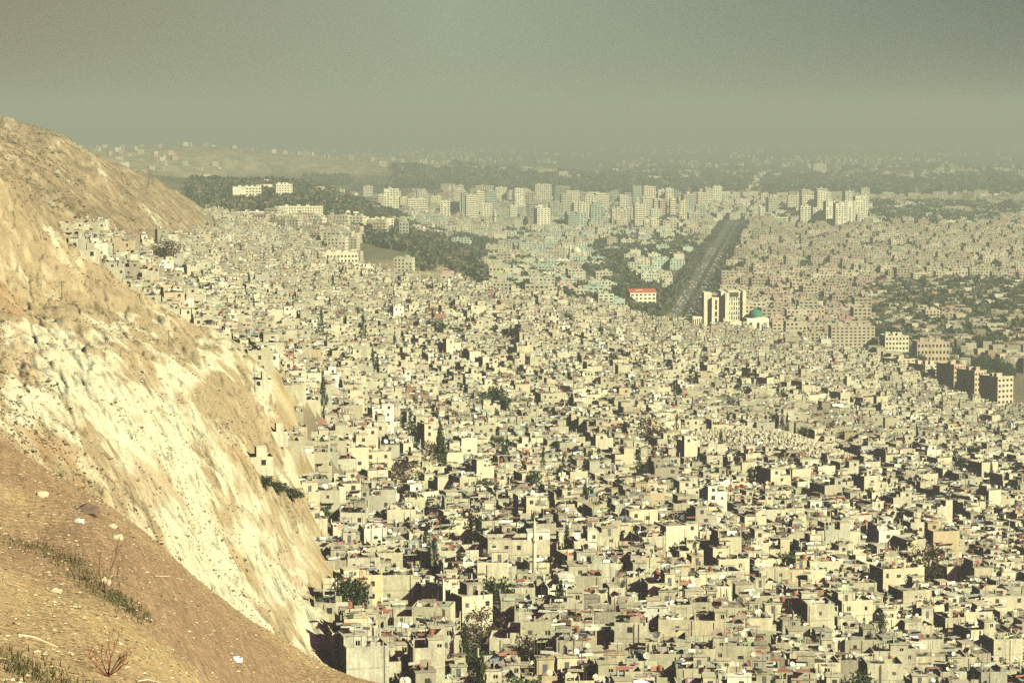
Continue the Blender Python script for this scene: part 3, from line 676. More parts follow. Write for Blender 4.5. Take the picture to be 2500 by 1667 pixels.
def mass_trees(name, pts, label, leafn=34, cols=None):
    """many trees that read as one wood: leaf faces in separate crowns, one mesh"""
    cols = cols or GREENS; pts = np.array(pts, float); n = len(pts); rg = np.random.default_rng(len(pts))
    h = pts[:, 3]; wd = pts[:, 4]; N_ = n * leafn
    idx = np.repeat(np.arange(n), leafn)
    d = rg.normal(size=(N_, 3)); d /= np.linalg.norm(d, axis=1)[:, None]; rad = rg.random(N_) ** 0.4
    c = np.stack([pts[idx, 0] + d[:, 0]*rad*wd[idx]*0.5, pts[idx, 1] + d[:, 1]*rad*wd[idx]*0.5, pts[idx, 2] + h[idx]*(0.58 + d[:, 2]*rad*0.42)], 1)
    a = rg.normal(size=(N_, 3)); a /= np.linalg.norm(a, axis=1)[:, None]; b = np.cross(a, rg.normal(size=(N_, 3))); b /= np.linalg.norm(b, axis=1)[:, None]
    s = (wd[idx] * rg.uniform(0.16, 0.30, N_))[:, None]
    V = np.stack([c - a*s, c - b*s*0.8, c + a*s, c + b*s*0.8], 1).reshape(-1, 3); Fq = np.arange(N_*4).reshape(-1, 4)
    cc = np.array(cols)[rg.integers(0, len(cols), n)][idx] * rg.uniform(0.7, 1.3, N_)[:, None]
    B_ = BATCH(); B_.add(V, Fq, cc); o = B_.build(name, M['leaf']); tag(o, label, None, None, 'stuff'); return o

# ------------------------------------------------------------------ larger buildings at their places
def w_at(u, Y): return (u - 512) / F * Y
def sized(u0, u1, vt, vb, Y=None):
    """place, width and height of a building from its outline over the ground it stands on"""
    um = (u0 + u1) / 2
    if Y is None: x, y, z = hit(um, vb)
    else: x = w_at(um, Y); y = Y; z = hz(x, y)
    return x, y, z, (u1 - u0) / F * y, max(at(um, vt, y)[2] - z, 4)
def tower_mesh(w, d, h, nf, nc, col, style, r, wc=DARK):
    """block with recessed window openings, floor bands or balconies, roof machinery"""
    mb = MB(); fh = h / nf
    for fn, (o, ux, W) in {'f': ((-w/2,-d/2),(1,0),w), 'r': ((w/2,-d/2),(0,1),d), 'b': ((w/2,d/2),(-1,0),w), 'l': ((-w/2,d/2),(0,-1),d)}.items():
        n = nc if fn == 'f' else (0 if fn == 'b' else max(2, int(nc * d / w)))
        L = []
        if n:
            cw = W / n
            for i in range(n):
                if style == 'blank' and fn == 'f' and i < n * 0.35: continue
                for k in range(nf):
                    if style == 'grid': L.append((i*cw + cw*0.2, k*fh + fh*0.3, cw*0.6, fh*0.45))
                    elif style == 'band': L.append((i*cw + cw*0.06, k*fh + fh*0.35, cw*0.88, fh*0.42))
                    elif r.random() < 0.86: L.append((i*cw + cw*0.24, k*fh + fh*0.3, cw*0.52, fh*0.5))
        mb.facade(o, ux, W, -1.5 if True else 0, h, L, 0.5, col)
        nrm = (ux[1], -ux[0])
        for x0, z0, a, b in L:
            def p(q, z): return (o[0] + ux[0]*q - nrm[0]*0.48, o[1] + ux[1]*q - nrm[1]*0.48, z)
            mb.quad(p(x0, z0), p(x0+a, z0), p(x0+a, z0+b), p(x0, z0+b), wc)
    rc = tuple(q*0.8 for q in col); mb.quad((-w/2,-d/2,h),(w/2,-d/2,h),(w/2,d/2,h),(-w/2,d/2,h),rc)
    t = 0.35
    mb.box(-w/2-0.05,-d/2-0.05,h-0.1,w/2+0.05,-d/2+t,h+1.0,col); mb.box(-w/2-0.05,d/2-t,h-0.1,w/2+0.05,d/2+0.05,h+1.0,col)
    mb.box(-w/2-0.05,-d/2+t,h-0.1,-w/2+t,d/2-t,h+1.0,col); mb.box(w/2-t,-d/2+t,h-0.1,w/2+0.05,d/2-t,h+1.0,col)
    if style == 'balcony':
        for k in range(1, nf): mb.box(-w/2-0.2,-d/2-1.1,k*fh-0.1,w*0.5+0.2,-d/2-0.01,k*fh+0.12,tuple(q*1.1 for q in col),True); mb.box(-w/2-0.2,-d/2-1.15,k*fh+0.12,w*0.5+0.2,-d/2-1.03,k*fh+0.8,tuple(q*1.1 for q in col),True)
    for k in range(r.choice((2,3,4))):
        a = r.uniform(-w*0.35, w*0.35); b = r.uniform(-d*0.3, d*0.3); q = r.uniform(1.2, 2.6); mb.box(a-q, b-q, h, a+q, b+q, h + r.uniform(1.8, 4.2), tuple(x*r.uniform(0.7,1.1) for x in col))
    for k in range(int(w*d/45)):
        a = r.uniform(-w*0.45, w*0.45); b = r.uniform(-d*0.45, d*0.45); mb.box(a-0.4, b-0.4, h, a+0.4, b+0.4, h + 1.4, r.choice(((0.6,0.6,0.55),(0.12,0.1,0.09),(0.3,0.12,0.08))))
    return mb
C1 = (0.82,0.78,0.58); C2 = (0.60,0.56,0.44); C3 = (0.42,0.50,0.42); C4 = (0.56,0.47,0.38); C5 = (0.36,0.38,0.34); CW = (0.82,0.79,0.62)
def crop3(a): return [(1250 + x/3.337) * 0.4096 for x in a[:2]] + [(380 + x/3.337) * 0.4096 for x in a[2:4]]
def crop4(a): return [(1850 + x/2.34) * 0.4096 for x in a[:2]] + [(380 + x/2.34) * 0.4096 for x in a[2:4]]
def crop2(a): return [(500 + x/2.94) * 0.4096 for x in a[:2]] + [(380 + x/2.94) * 0.4096 for x in a[2:4]]
TW3 = [(0,60,305,400),(64,175,300,400),(185,325,245,390),(340,470,260,390),(435,550,295,400),(120,240,390,540),(300,415,400,540),(425,495,470,545),(520,580,480,550),(670,780,320,470),
 (800,870,295,400),(868,970,345,440),(905,1030,310,400),(1062,1165,265,430),(1040,1105,350,520),(1195,1260,375,520),(1280,1330,370,520),(1360,1425,385,570),(1430,1520,470,590),
 (1125,1215,445,550),(960,1050,450,580),(805,900,445,600),(1070,1115,540,640),(1125,1195,530,650),(1225,1340,540,630),(1520,1615,280,400),(1625,1705,260,400),(1715,1770,320,420),
 (1380,1510,325,420),(1180,1250,290,420),(1265,1355,290,420),(600,665,330,420),(560,650,430,520),(560,620,340,400)]
TW3B = [(2020,2090,315,400),(2095,2160,335,465),(2012,2055,425,545),(1810,1935,360,440)]
TW4 = [(165,240,235,330),(240,325,235,335),(305,395,305,398),(397,497,290,402),(525,580,290,400),(562,620,340,405)]
TW2 = [(1135,1210,225,290),(1240,1285,290,365),(1285,1395,250,385),(1400,1448,310,390),(1450,1600,320,430),(1520,1595,255,325),(1940,2075,225,345),(1830,1905,345,440),(1715,1828,340,440),
 (2008,2060,355,450),(2185,2240,370,470),(2180,2258,255,345),(2270,2340,250,345),(1395,1465,490,620),(1250,1310,160,250),(1340,1400,165,250),(1440,1490,155,250),(2085,2170,235,340),(1895,1935,300,370),(1625,1700,300,380)]
TOWERS = []
def towers():
    r = random.Random(9); n = 0
    cols = [(C1,'pale cream'),(CW,'near white'),(C2,'greyish beige'),(C1,'pale cream'),(C3,'pale green'),(C4,'pinkish brown'),(C5,'dark grey')]
    for src, fn in ((TW3,crop3),(TW3B,crop3),(TW4,crop4),(TW2,crop2)):
        for a in src:
            u0, u1, vt, vb = fn(a); x, y, z, w, h = sized(u0, u1, vt, vb)
            if src is TW2 and a[3] == 250: y = 7600
            y = min(y, 7600); w = (u1-u0)/F*y; x = w_at((u0+u1)/2, y); z = hz(x, y); h = at((u0+u1)/2, vt, y)[2] - z
            h = max(h*1.08, 14); d = min(max(w*0.7, 14), 26); nf = max(5, int(h/3.7)); nc = max(3, int(w/5.2))
            k = r.choice((0,1,0,1,2,3,4,5,6))
            if fn is crop4 or src is TW3B: k = r.choice((0,0,1))
            if (src is TW3 and a[0] in (120,300,425)) or (src is TW2 and a[0] in (1715,)): k = 6
            style = r.choice(('grid','win','balcony','band','win')); mb = tower_mesh(w*0.96, d, h, nf, nc, tuple(q*r.uniform(0.92,1.05) for q in cols[k][0]), style, r)
            o = mb.obj('tower_block', M['obj'], None, (x, y, z), r.uniform(0.0, 0.22))
            st = {'grid':'square windows','win':'scattered windows','balcony':'balconies','band':'window bands'}[style]
            tag(o, f'{cols[k][1]} tower block with {st}, {round((u0+u1)/20.48,1)}% across, {round((682-vt)/6.82,1)}% up', 'tower block', 'tower blocks standing beyond the old quarter')
            KEEP.append((x, y, max(w, d)*0.6)); TOWERS.append(o)
towers()
def more_towers():
    r = random.Random(77); n = 0; t = 0
    while n < 46 and t < 900:
        t += 1; vb = r.uniform(203, 229); u = r.uniform(440, 880); y = 200*F/(vb-120)*0.99; x = w_at(u, y)
        if not free(x, y, 16) or abs(hway(x, y)[0]) < 60: continue
        w = r.uniform(17, 26); h = r.uniform(34, 52); nf = int(h/3.6); c, cn = r.choice(((C1,'pale cream'),(CW,'near white'),(C2,'greyish beige'),(C3,'pale green')))
        o = tower_mesh(w, 18, h, nf, max(3, int(w/5)), c, r.choice(('grid','win','band')), r).obj('tower_block', M['obj'], None, (x, y, hz(x, y)), r.uniform(0, 0.3)); KEEP.append((x, y, 13)); n += 1
        tag(o, f'{cn} slim tower block among the high-rises, {round(u/10.24,1)}% across, foot {round((682-vb)/6.82,1)}% up', 'tower block', 'tower blocks standing beyond the old quarter')
more_towers()

def landmark(name, label, cat, u0, u1, vt, vb, d, nf, nc, col, ang=0.1, Y=None, style='win', wpart=True, seed=1, sub=0.5):
    """a building with wall, roof, windows as parts"""
    x, y, z, w, h = sized(u0, u1, vt, vb, Y); e = empty(name, (x, y + 0, z), ang); e['_w'] = w; e['_h'] = h; del e['_w'], e['_h']
    KEEP.append((x, y + d/2, max(w, d)*0.62)); r = random.Random(seed)
    mb = MB(); fh = h / nf; WL = []
    for fn, (o, ux, W) in {'f': ((-w/2,0),(1,0),w), 'r': ((w/2,0),(0,1),d), 'b': ((w/2,d),(-1,0),w), 'l': ((-w/2,d),(0,-1),d)}.items():
        n = nc if fn == 'f' else (0 if fn == 'b' else max(1, int(nc*d/w*0.8))); L = []; cw = W/max(n, 1)
        for i in range(n):
            for k in range(nf):
                if style == 'half' and fn == 'f' and i < n*0.4: continue
                if style == 'band': L.append((i*cw + cw*0.08, k*fh + fh*0.35, cw*0.84, fh*0.4))
                else: L.append((i*cw + cw*0.22, k*fh + fh*0.28, cw*0.56, fh*0.46))
        mb.facade(o, ux, W, -3, h, L, 0.35, col); WL += [(o, ux, q) for q in L]
    mb.obj('wall', M['wall'], e)
    rf = MB(); rf.box(-w/2+0.3, 0.3, h-0.02, w/2-0.3, d-0.3, h+0.25, tuple(q*0.85 for q in col))
    for a in ((-w/2-0.2,-0.2,w/2+0.2,0.3),(-w/2-0.2,d-0.3,w/2+0.2,d+0.2),(-w/2-0.2,0.3,-w/2+0.3,d-0.3),(w/2-0.3,0.3,w/2+0.2,d-0.3)): rf.box(a[0],a[1],h-0.05,a[2],a[3],h+0.9,col,True)
    rf.obj('roof', M['wall'], e)
    for k in range(3):
        a = r.uniform(-w*0.35, w*0.35); b = r.uniform(d*0.25, d*0.7); m = MB(); m.box(a-2, b-1.6, h+0.2, a+2, b+1.6, h+3.0, tuple(q*0.95 for q in col)); m.obj('roof_room', M['wall'], e)
    wins = WL
    if len(wins) > 100:
        m = MB()
        for o, ux, q in wins[100:]:
            n = (ux[1], -ux[0]); p = lambda s_, z_: (o[0]+ux[0]*s_-n[0]*0.3, o[1]+ux[1]*s_-n[1]*0.3, z_)
            m.quad(p(q[0], q[1]), p(q[0]+q[2], q[1]), p(q[0]+q[2], q[1]+q[3]), p(q[0], q[1]+q[3]), (1,1,1))
        s_ = m.obj('window', M['glass'], e); s_['kind'] = 'stuff'; wins = wins[:100]
    for o, ux, q in wins:
        n = (ux[1], -ux[0]); cx = q[0] + q[2]/2
        f_ = place('window', WP[2][0], e, (o[0]+ux[0]*cx-n[0]*0.28, o[1]+ux[1]*cx-n[1]*0.28, q[1]+q[3]/2), math.atan2(ux[1], ux[0]), (q[2],1,q[3]))
        place('pane', WP[2][1], f_, (0,0,0))
    tag(e, label, cat); return e, (x, y, z, w, h)
V_ = 0.4354
def L_(name, label, cat, a, d, nf, nc, col, **k):
    u0, u1, vt, vb = [q * V_ for q in a]; return landmark(name, label, cat, u0, u1, vt, vb, d, nf, nc, col, **k)
L_('hospital','wide pale hospital slab in front of the dark wooded hill, left one of two','hospital',(535,600,430,462),18,5,9,CW,style='half')
L_('hospital','pale stepped hospital block on the dark wooded hill, right one of two','hospital',(634,672,424,462),20,7,6,CW,ang=0.2)
L_('apartment_building','small white block peeping from the wooded hill between two hospital buildings','building',(601,622,416,430),12,3,4,CW)
L_('apartment_building','long beige ribbed apartment slab below the wooded hill','building',(632,742,475,508),16,6,18,C1)
L_('apartment_building','low pale building right of the long ribbed slab','building',(746,825,488,505),16,3,12,CW,style='band')
L_('apartment_building','cream row of flats on the wooded slope with pinkish top','building',(826,905,503,530),16,5,10,C1)
L_('apartment_building','flat long building at left below the hospital slab','building',(505,630,487,496),12,2,14,CW,style='band')
SCH, scp = L_('school','white four-storey school with long window rows above the old quarter','school',(732,822,583,617),20,4,11,(0.82,0.78,0.58),ang=0.05,Y=2150)
L_('school_wing','low white wing with arched windows right of the four-storey school','school wing',(824,858,614,634),14,2,5,(0.80,0.76,0.58),Y=2080,ang=0.25)
L_('school','wide cream building with two window bands in the park','school',(1237,1310,597,620),16,3,9,CW,style='band')
L_('school','short cream building with ribbon windows below the wider one in the park','school',(1242,1288,630,656),16,3,5,CW,style='band')
L_('warehouse','long low warehouse with pale flat roof beside the highway trees','warehouse',(1442,1525,622,636),14,1,12,C1)
L_('apartment_building','four-storey flats among dark trees left of the red roofed block','building',(1362,1421,682,710),14,4,7,C1,ang=0.3)
L_('apartment_building','nine-storey balconied slab at the right edge of the old quarter','building',(1912,2013,750,806),16,9,10,(0.50,0.44,0.33),Y=2020,ang=0.04)
L_('apartment_building','white six-storey corner block right of the nine-storey slab','building',(2036,2092,772,815),18,6,7,(0.66,0.62,0.46),Y=2000,ang=0.12)
L_('apartment_building','brownish five-storey block third from the nine-storey slab','building',(2110,2186,786,826),18,5,9,(0.52,0.42,0.30),Y=1970,ang=0.06)
for i, (a, lab) in enumerate((((2060,2112,826,868),'first'),((2124,2175,838,888),'second'),((2192,2228,838,885),'third'),((2240,2276,852,906),'fourth'),((2292,2340,866,926),'fifth'))):
    L_('apartment_building', f'{lab} tall block from the left in the row of narrow six-storey flats', 'building', a, 20, 7, 4, ((0.52,0.44,0.32),(0.56,0.50,0.38),(0.50,0.38,0.28),(0.50,0.39,0.29),(0.56,0.48,0.36))[i], Y=1900 - i*35, ang=0.55, seed=i)
L_('apartment_building','rows of pale vertical piers on three-storey building above the cemetery','building',(1946,2012,898,935),16,3,6,(0.66,0.62,0.46),Y=1560,ang=0.1)
L_('apartment_building','cream four-storey block right of the cemetery dome','building',(1980,2030,950,985),14,4,4,(0.60,0.55,0.36),Y=1330,ang=0.2)
L_('apartment_building','twin slab standing alone far off on the hazy plain','building',(1866,1896,376,396),30,10,6,C1,Y=9000)
L_('apartment_building','wide low pinkish hall among the brown flats','building',(1830,1920,622,640),26,3,12,(0.46,0.38,0.30))
L_('apartment_building','long low cream building below the pair of balconied towers','building',(1772,1850,500,518),22,4,14,CW,style='band')
L_('apartment_building','wide white low building at far right above the grey rows','building',(2175,2232,508,528),24,4,8,C1)
L_('apartment_building','long brownish office slab at right in the park belt','building',(2090,2170,516,527),20,3,14,(0.45,0.36,0.27))
def red_roof_block():
    e, (x, y, z, w, h) = L_('apartment_building','five-storey block under a red gabled roof near the highway','building',(1446,1508,672,716),15,5,6,C1,ang=0.25,seed=4)
    m = MB(); c = (0.42,0.10,0.06); w2 = w/2 + 0.8
    m.quad((-w2,-0.8,h+0.9),(w2,-0.8,h+0.9),(w2,7.5,h+4.2),(-w2,7.5,h+4.2),c); m.quad((w2,15.8,h+0.9),(-w2,15.8,h+0.9),(-w2,7.5,h+4.2),(w2,7.5,h+4.2),c)
    m.poly([(-w2,-0.8,h+0.9),(-w2,7.5,h+4.2),(-w2,15.8,h+0.9)],c); m.poly([(w2,-0.8,h+0.9),(w2,15.8,h+0.9),(w2,7.5,h+4.2)],c); m.obj('gable_roof', M['wall'], e)
red_roof_block()
def red_hall():
    x, y, z, w, h = sized(1165*V_, 1212*V_, 659*V_, 674*V_, 1950); e = empty('hall', (x, y, z), 0.15); KEEP.append((x, y+8, w*0.6))
    m = MB(); m.facade((-w/2,0),(1,0),w,-2,5,[(i*5+1.2,1.5,2,2) for i in range(int(w/5))],0.3,C2); m.facade((w/2,0),(0,1),16,-2,5,[],.3,C2); m.facade((w/2,16),(-1,0),w,-2,5,[],.3,C2); m.facade((-w/2,16),(0,-1),16,-2,5,[],.3,C2); m.obj('wall', M['wall'], e)
    m = MB(); c = (0.40,0.10,0.06); w2 = w/2+1
    m.quad((-w2,-1,5),(w2,-1,5),(w2-6,8,9.5),(-w2+6,8,9.5),c); m.quad((w2,17,5),(-w2,17,5),(-w2+6,8,9.5),(w2-6,8,9.5),c); m.poly([(w2,-1,5),(w2,17,5),(w2-6,8,9.5)],c); m.poly([(-w2,17,5),(-w2,-1,5),(-w2+6,8,9.5)],c); m.obj('roof', M['wall'], e)
    tag(e, 'low hall with a red hipped roof at the park edge', 'hall')
red_hall()
def minaret(u, vt, vb, Y, label, r=1.5, col=(0.74,0.70,0.54)):
    x = w_at(u, Y); z = hz(x, Y); h = at(u, vt, Y)[2] - z; e = empty('minaret', (x, Y, z)); KEEP.append((x, Y, 3))
    m = MB(); m.lathe([(r*1.1,-2),(r*1.1,h*0.2),(r,h*0.22),(r*0.9,h*0.62)],col,12); m.obj('shaft', M['wall'], e)
    m = MB(); m.lathe([(r*0.9,h*0.62),(r*1.55,h*0.66),(r*1.6,h*0.70),(r*1.4,h*0.70),(r*1.4,h*0.665),(r*0.8,h*0.665)],col,12); m.obj('gallery', M['wall'], e)
    m = MB(); m.lathe([(r*0.72,h*0.66),(r*0.7,h*0.84),(r*0.95,h*0.85),(r*0.75,h*0.87),(0.05,h)],col,12); m.obj('spire', M['wall'], e)
    tag(e, label, 'minaret'); return e
minaret(1030*V_, 636*V_, 676*V_, 1780, 'slim white minaret standing at the edge of the bare park slope')
minaret(1797*V_, 944*V_, 1012*V_, 1180, 'white minaret in front of the cemetery mound', 1.3)
minaret(2268*V_, 588*V_, 630*V_, 3450, 'tall white minaret beside the red walled mosque', 3.0)
minaret(1136*V_, 478*V_, 530*V_, 4300, 'tall thin minaret left of the far grey dome', 3.0, C2)
minaret(1398*V_, 520*V_, 566*V_, 4000, 'thin far minaret among the pale green flats', 2.2, C2)
minaret(1540*V_, 578*V_, 592*V_, 3500, 'short bright white minaret against dark trees', 2.4, (0.8,0.8,0.75))
minaret(1310*V_, 560*V_, 585*V_, 3450, 'stubby minaret beside the big cream dome', 2.4, CW)
minaret(2133*V_, 1565*V_*1.0, 1610*V_, 520, 'slender cream minaret near the bottom right', 0.8)
minaret(808*V_, 512*V_, 560*V_, 3150, 'pointed minaret rising among trees right of the ribbed slab', 2.2, C1)
minaret(1228*V_, 1188*V_, 1240*V_, 585, 'small white minaret above the flat roofed long house', 0.5, (0.62,0.59,0.48))
def dome_mosque(u0, u1, vt, vb, Y, col, dcol, label):
    um = (u0+u1)/2*V_; x = w_at(um, Y); z = hz(x, Y); w = (u1-u0)*V_/F*Y; h = at(um, vt*V_, Y)[2] - z; e = empty('mosque', (x, Y, z), 0.1); KEEP.append((x, Y+w/2, w*1.0))
    hb = h - (vb-vt)*V_/F*Y*0.55; q = w*0.62; m = MB(); n = max(3, int(q*2/5))
    for o, ux, W in (((-q,0),(1,0),2*q),((q,0),(0,1),2*q),((q,2*q),(-1,0),2*q),((-q,2*q),(0,-1),2*q)): m.facade(o, ux, W, -2, hb, [(i*W/n+W/n*0.3, hb*0.35, W/n*0.4, hb*0.4) for i in range(n)], 0.4, col)
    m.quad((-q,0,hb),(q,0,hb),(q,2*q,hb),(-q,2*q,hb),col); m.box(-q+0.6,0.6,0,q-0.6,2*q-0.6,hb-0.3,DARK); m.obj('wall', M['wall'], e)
    rr = w*0.42; m = MB(); hh_ = h; h = (h-hb)*0.9; m.lathe([(rr,hb),(rr,hb+h*0.12),(rr*1.05,hb+h*0.13)],col,24,0,q); m.obj('drum', M['wall'], e)
    m = MB(); m.lathe([(rr*math.cos(t), hb+h*0.13+rr*0.95*math.sin(t)) for t in [i*math.pi/18 for i in range(9)]] + [(0.02, hb+h*0.13+rr*0.97)],dcol,24,0,q); m.obj('dome', M['wall'], e)
    m = MB(); m.tube((0,q,hb+h*0.13+rr*0.95),(0,q,hb+h*0.13+rr*1.25),0.15,0.05,dcol); m.obj('finial', M['wall'], e)
    tag(e, label, 'mosque')
dome_mosque(1722,1764,705,752,2120,CW,(0.05,0.20,0.14),'white mosque with green dome right of the ribbed white complex')
dome_mosque(1312,1338,564,592,3400,CW,(0.66,0.64,0.5),'mosque with a cream dome among pale flats')
dome_mosque(1128,1152,512,540,4200,C2,(0.45,0.47,0.42),'far mosque with a grey dome below the towers')
dome_mosque(1842,1866,928,956,1330,(0.72,0.68,0.50),(0.20,0.19,0.17),'small domed shrine beside the cemetery with dark grey dome')
def red_mosque():
    x, y, z, w, h = sized(2240*V_, 2310*V_, 612*V_, 632*V_, 3450); e = empty('mosque', (x, y, z), 0.1); KEEP.append((x, y+12, w*0.6)); c = (0.42,0.13,0.08)
    m = MB(); m.facade((-w/2,0),(1,0),w,-2,h*0.7,[(i*6+2,3,2.4,h*0.35) for i in range(int(w/6))],0.5,c); m.facade((w/2,0),(0,1),26,-2,h*0.7,[],.5,c); m.facade((w/2,26),(-1,0),w,-2,h*0.7,[],.5,c); m.facade((-w/2,26),(0,-1),26,-2,h*0.7,[],.5,c)
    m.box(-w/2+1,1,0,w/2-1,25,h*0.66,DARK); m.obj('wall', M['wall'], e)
    m = MB(); m.box(-w/2,0,h*0.7,w/2,26,h*0.73,c); m.box(0,5,h*0.73,w*0.3,18,h,c); m.obj('roof', M['wall'], e)
    tag(e, 'long red walled mosque behind a tall white minaret at far right', 'mosque')
red_mosque()
def complex_():
    """the big ribbed white building in front of the highway"""
    Y = 2130; col = (0.80,0.76,0.56)
    x0 = w_at(1618*V_, Y); x1 = w_at(1716*V_, Y); xc = (x0+x1)/2; z = hz(xc, Y); e = empty('office_complex', (xc, Y, z), 0.03); W = x1 - x0
    px = lambda u: (u - 1667)*V_/F*Y; hh = lambda v: at(1667*V_, v*V_, Y)[2] - z
    KEEP.append((xc, Y+12, W*0.62)); KEEP.append((xc-30, Y+5, 22))
    def slab(u0, u1, v, y0, y1, nm='wing', wins=None):
        m = MB(); a, b = px(u0), px(u1); h = hh(v)
        L = wins(a, b, h) if wins else []
        m.facade((a,y0),(1,0),b-a,-4,h,L,0.8,col)
        for q in L: m.quad((a+q[0],y0+0.75,q[1]),(a+q[0]+q[2],y0+0.75,q[1]),(a+q[0]+q[2],y0+0.75,q[1]+q[3]),(a+q[0],y0+0.75,q[1]+q[3]),DARK)
        m.facade((b,y0),(0,1),y1-y0,-4,h,[],0.5,col); m.facade((b,y1),(-1,0),b-a,-4,h,[],0.5,col); m.facade((a,y1),(0,-1),y1-y0,-4,h,[],0.5,col)
        m.quad((a,y0,h),(b,y0,h),(b,y1,h),(a,y1,h),tuple(q*0.9 for q in col)); m.obj(nm, M['wall'], e)
    slab(1618,1626,671,0,20,'fin'); slab(1627,1636,672,3,20,'fin')
    slab(1636,1652,682,-1,22,'wing',lambda a,b,h:[((b-a)*0.45,h*t,1.8,h*0.13) for t in (0.3,0.48,0.66,0.8)])
    slab(1652,1656,690,2,22,'fin'); slab(1657,1665,668,0,26,'fin'); slab(1666,1676,672,-3,26,'fin')
    def grid(a, b, h):
        L = []; w_ = b-a
        for i in range(6):
            for k in range(7):
                if k < 1: continue
                L.append((w_*(i+0.25)/6, h*(0.10+k*0.115), w_/6*0.45, h*(0.07 if (i+k) % 3 else 0.095)))
        return L
    slab(1676,1708,670,4,30,'main_block',grid); slab(1708,1716,668,2,28,'fin')
    m = MB(); m.box(px(1679),3.2,hh(680),px(1699),4.2,hh(671),(0.10,0.09,0.09)); m.obj('dark_panel', M['wall'], e)
    slab(1660,1678,730,-12,-3,'porch',lambda a,b,h:[((b-a)*t,1,(b-a)*0.12,h*0.8) for t in (0.1,0.3,0.5,0.7)])
    slab(1678,1720,736,-8,2,'low_wing',lambda a,b,h:[((b-a)*(i+0.3)/8,h*0.3,(b-a)*0.05,h*0.4) for i in range(8)])
    slab(1592,1614,726,0,14,'low_wing',lambda a,b,h:[((b-a)*(i+0.3)/5,1,(b-a)*0.09,h*0.8) for i in range(5)])
    slab(1716,1740,722,6,26,'low_wing',lambda a,b,h:[((b-a)*(i+0.3)/4,h*0.4,(b-a)*0.1,h*0.25) for i in range(4)])
    tag(e, 'tall ribbed white complex of stepped slabs where the highway meets the old quarter', 'office complex')
complex_()

# cemetery mound with hundreds of small white graves
def cemetery():
    x0, y0 = 116.0, 1010.0; B_ = BATCH(); r = random.Random(4)
    global CEM; CEM = (x0, y0); KEEP.append((x0, y0+12, 46)); KEEP.append((x0, y0+50, 30)); KEEP.append((x0, y0-30, 26))
    for k in range(3400):
        a = r.uniform(0, 6.283); q = math.sqrt(r.random()); x = x0 + math.cos(a)*q*44; y = y0 + math.sin(a)*q*62 + 12
        z = hz(x, y); fr = FR(x, y, 0.3 + r.gauss(0, 0.15)); c = r.choice(((0.50,0.47,0.36),(0.40,0.36,0.27),(0.33,0.29,0.21),(0.60,0.57,0.46)))
        B_.box(fr, 0, 0, z-0.2, r.uniform(0.7,1.1), r.uniform(1.6,2.2), r.uniform(0.5,0.9), c)
        if r.random() < 0.6: B_.box(fr, 0, -1.0, z-0.2, 0.6, 0.15, r.uniform(1.1,1.7), c)
    tag(B_.build('gravestones', M['city']), 'crowd of small pale gravestones covering the cemetery mound', None, None, 'stuff')
cemetery()

# ------------------------------------------------------------------ named trees inside the old quarter
def spot(uv, vv, Y=None):
    u, v = uv*V_, vv*V_
    if Y: return w_at(u, Y), Y
    x, y, z = hit(u, v); return x, y
def named_trees():
    T = [('fir',1012,1088,9.0,17,6.5,'conifer','tall dark conifer standing alone among the houses below centre'),
         ('round',1130,968,7,14,14,'pine_tree','broad dark pine rising over the roofs near the middle'),
         ('bare',930,1135,7,10,13,'leafless_tree','bare reddish brown tree between houses left of the tall conifer'),
         ('bare',1492,1040,6,14,16,'leafless_tree','large bare brown tree beside a tall wall at mid right'),
         ('bare',1108,1500,5,9,11,'leafless_tree','spiky bare brown tree between houses near the bottom'),
         ('round',1000,790,6,13,16,'broadleaf_tree','rounded dark tree in the upper part of the old quarter'),
         ('cypress',738,790,6,16,5,'cypress_tree','thin dark cypress in the upper left of the old quarter'),
         ('cypress',835,810,6,18,5,'cypress_tree','tall thin cypress left of the rounded dark tree'),
         ('round',1110,1568,4,6,8,'broadleaf_tree','dark green bush cut by the bottom edge of the photo'),
         ('bare',2130,1345,6,12,12,'leafless_tree','bare brown tree in the dark lane at lower right'),
         ('bare',375,604,6,13,26,'leafless_tree','dark reddish clump of bare trees on the upper slope'),
         ('round',612,1130,1,4,10,'shrub','dark green bushes at the foot of the white slope, left clump'),
         ('round',640,1140,1,4,9,'shrub','dark green bushes at the foot of the white slope, middle clump'),
         ('round',672,1152,1,4,10,'shrub','dark green bushes at the foot of the white slope, right clump'),
         ('round',750,1188,1,5,6,'shrub','small dark bush between rubble and houses at the slope foot')]
    for kind, u, v, kr, h, wd, nm, lab in T:
        x, y = spot(u, v); sc_ = 1.0; KEEP.append((x, y - 2, max(kr, wd*0.5)))
        if nm == 'shrub': y -= 3; h *= 0.7; wd *= 0.6
        tree(kind, x, y, h, wd, lab, nm, None, float(H(x, y)))
named_trees()
KEEP.append((*spot(880,1400), 17)); KEEP.append((*spot(830,1395), 14))
specials()
layout()
SPEC.sort(key=lambda s: s['y'])
def in_frame(s, m=0):
    u, v = proj(s['x'], s['y'], s['z'] + s['h']); return -m < u < 1024 + m and -m < v < 682 + m
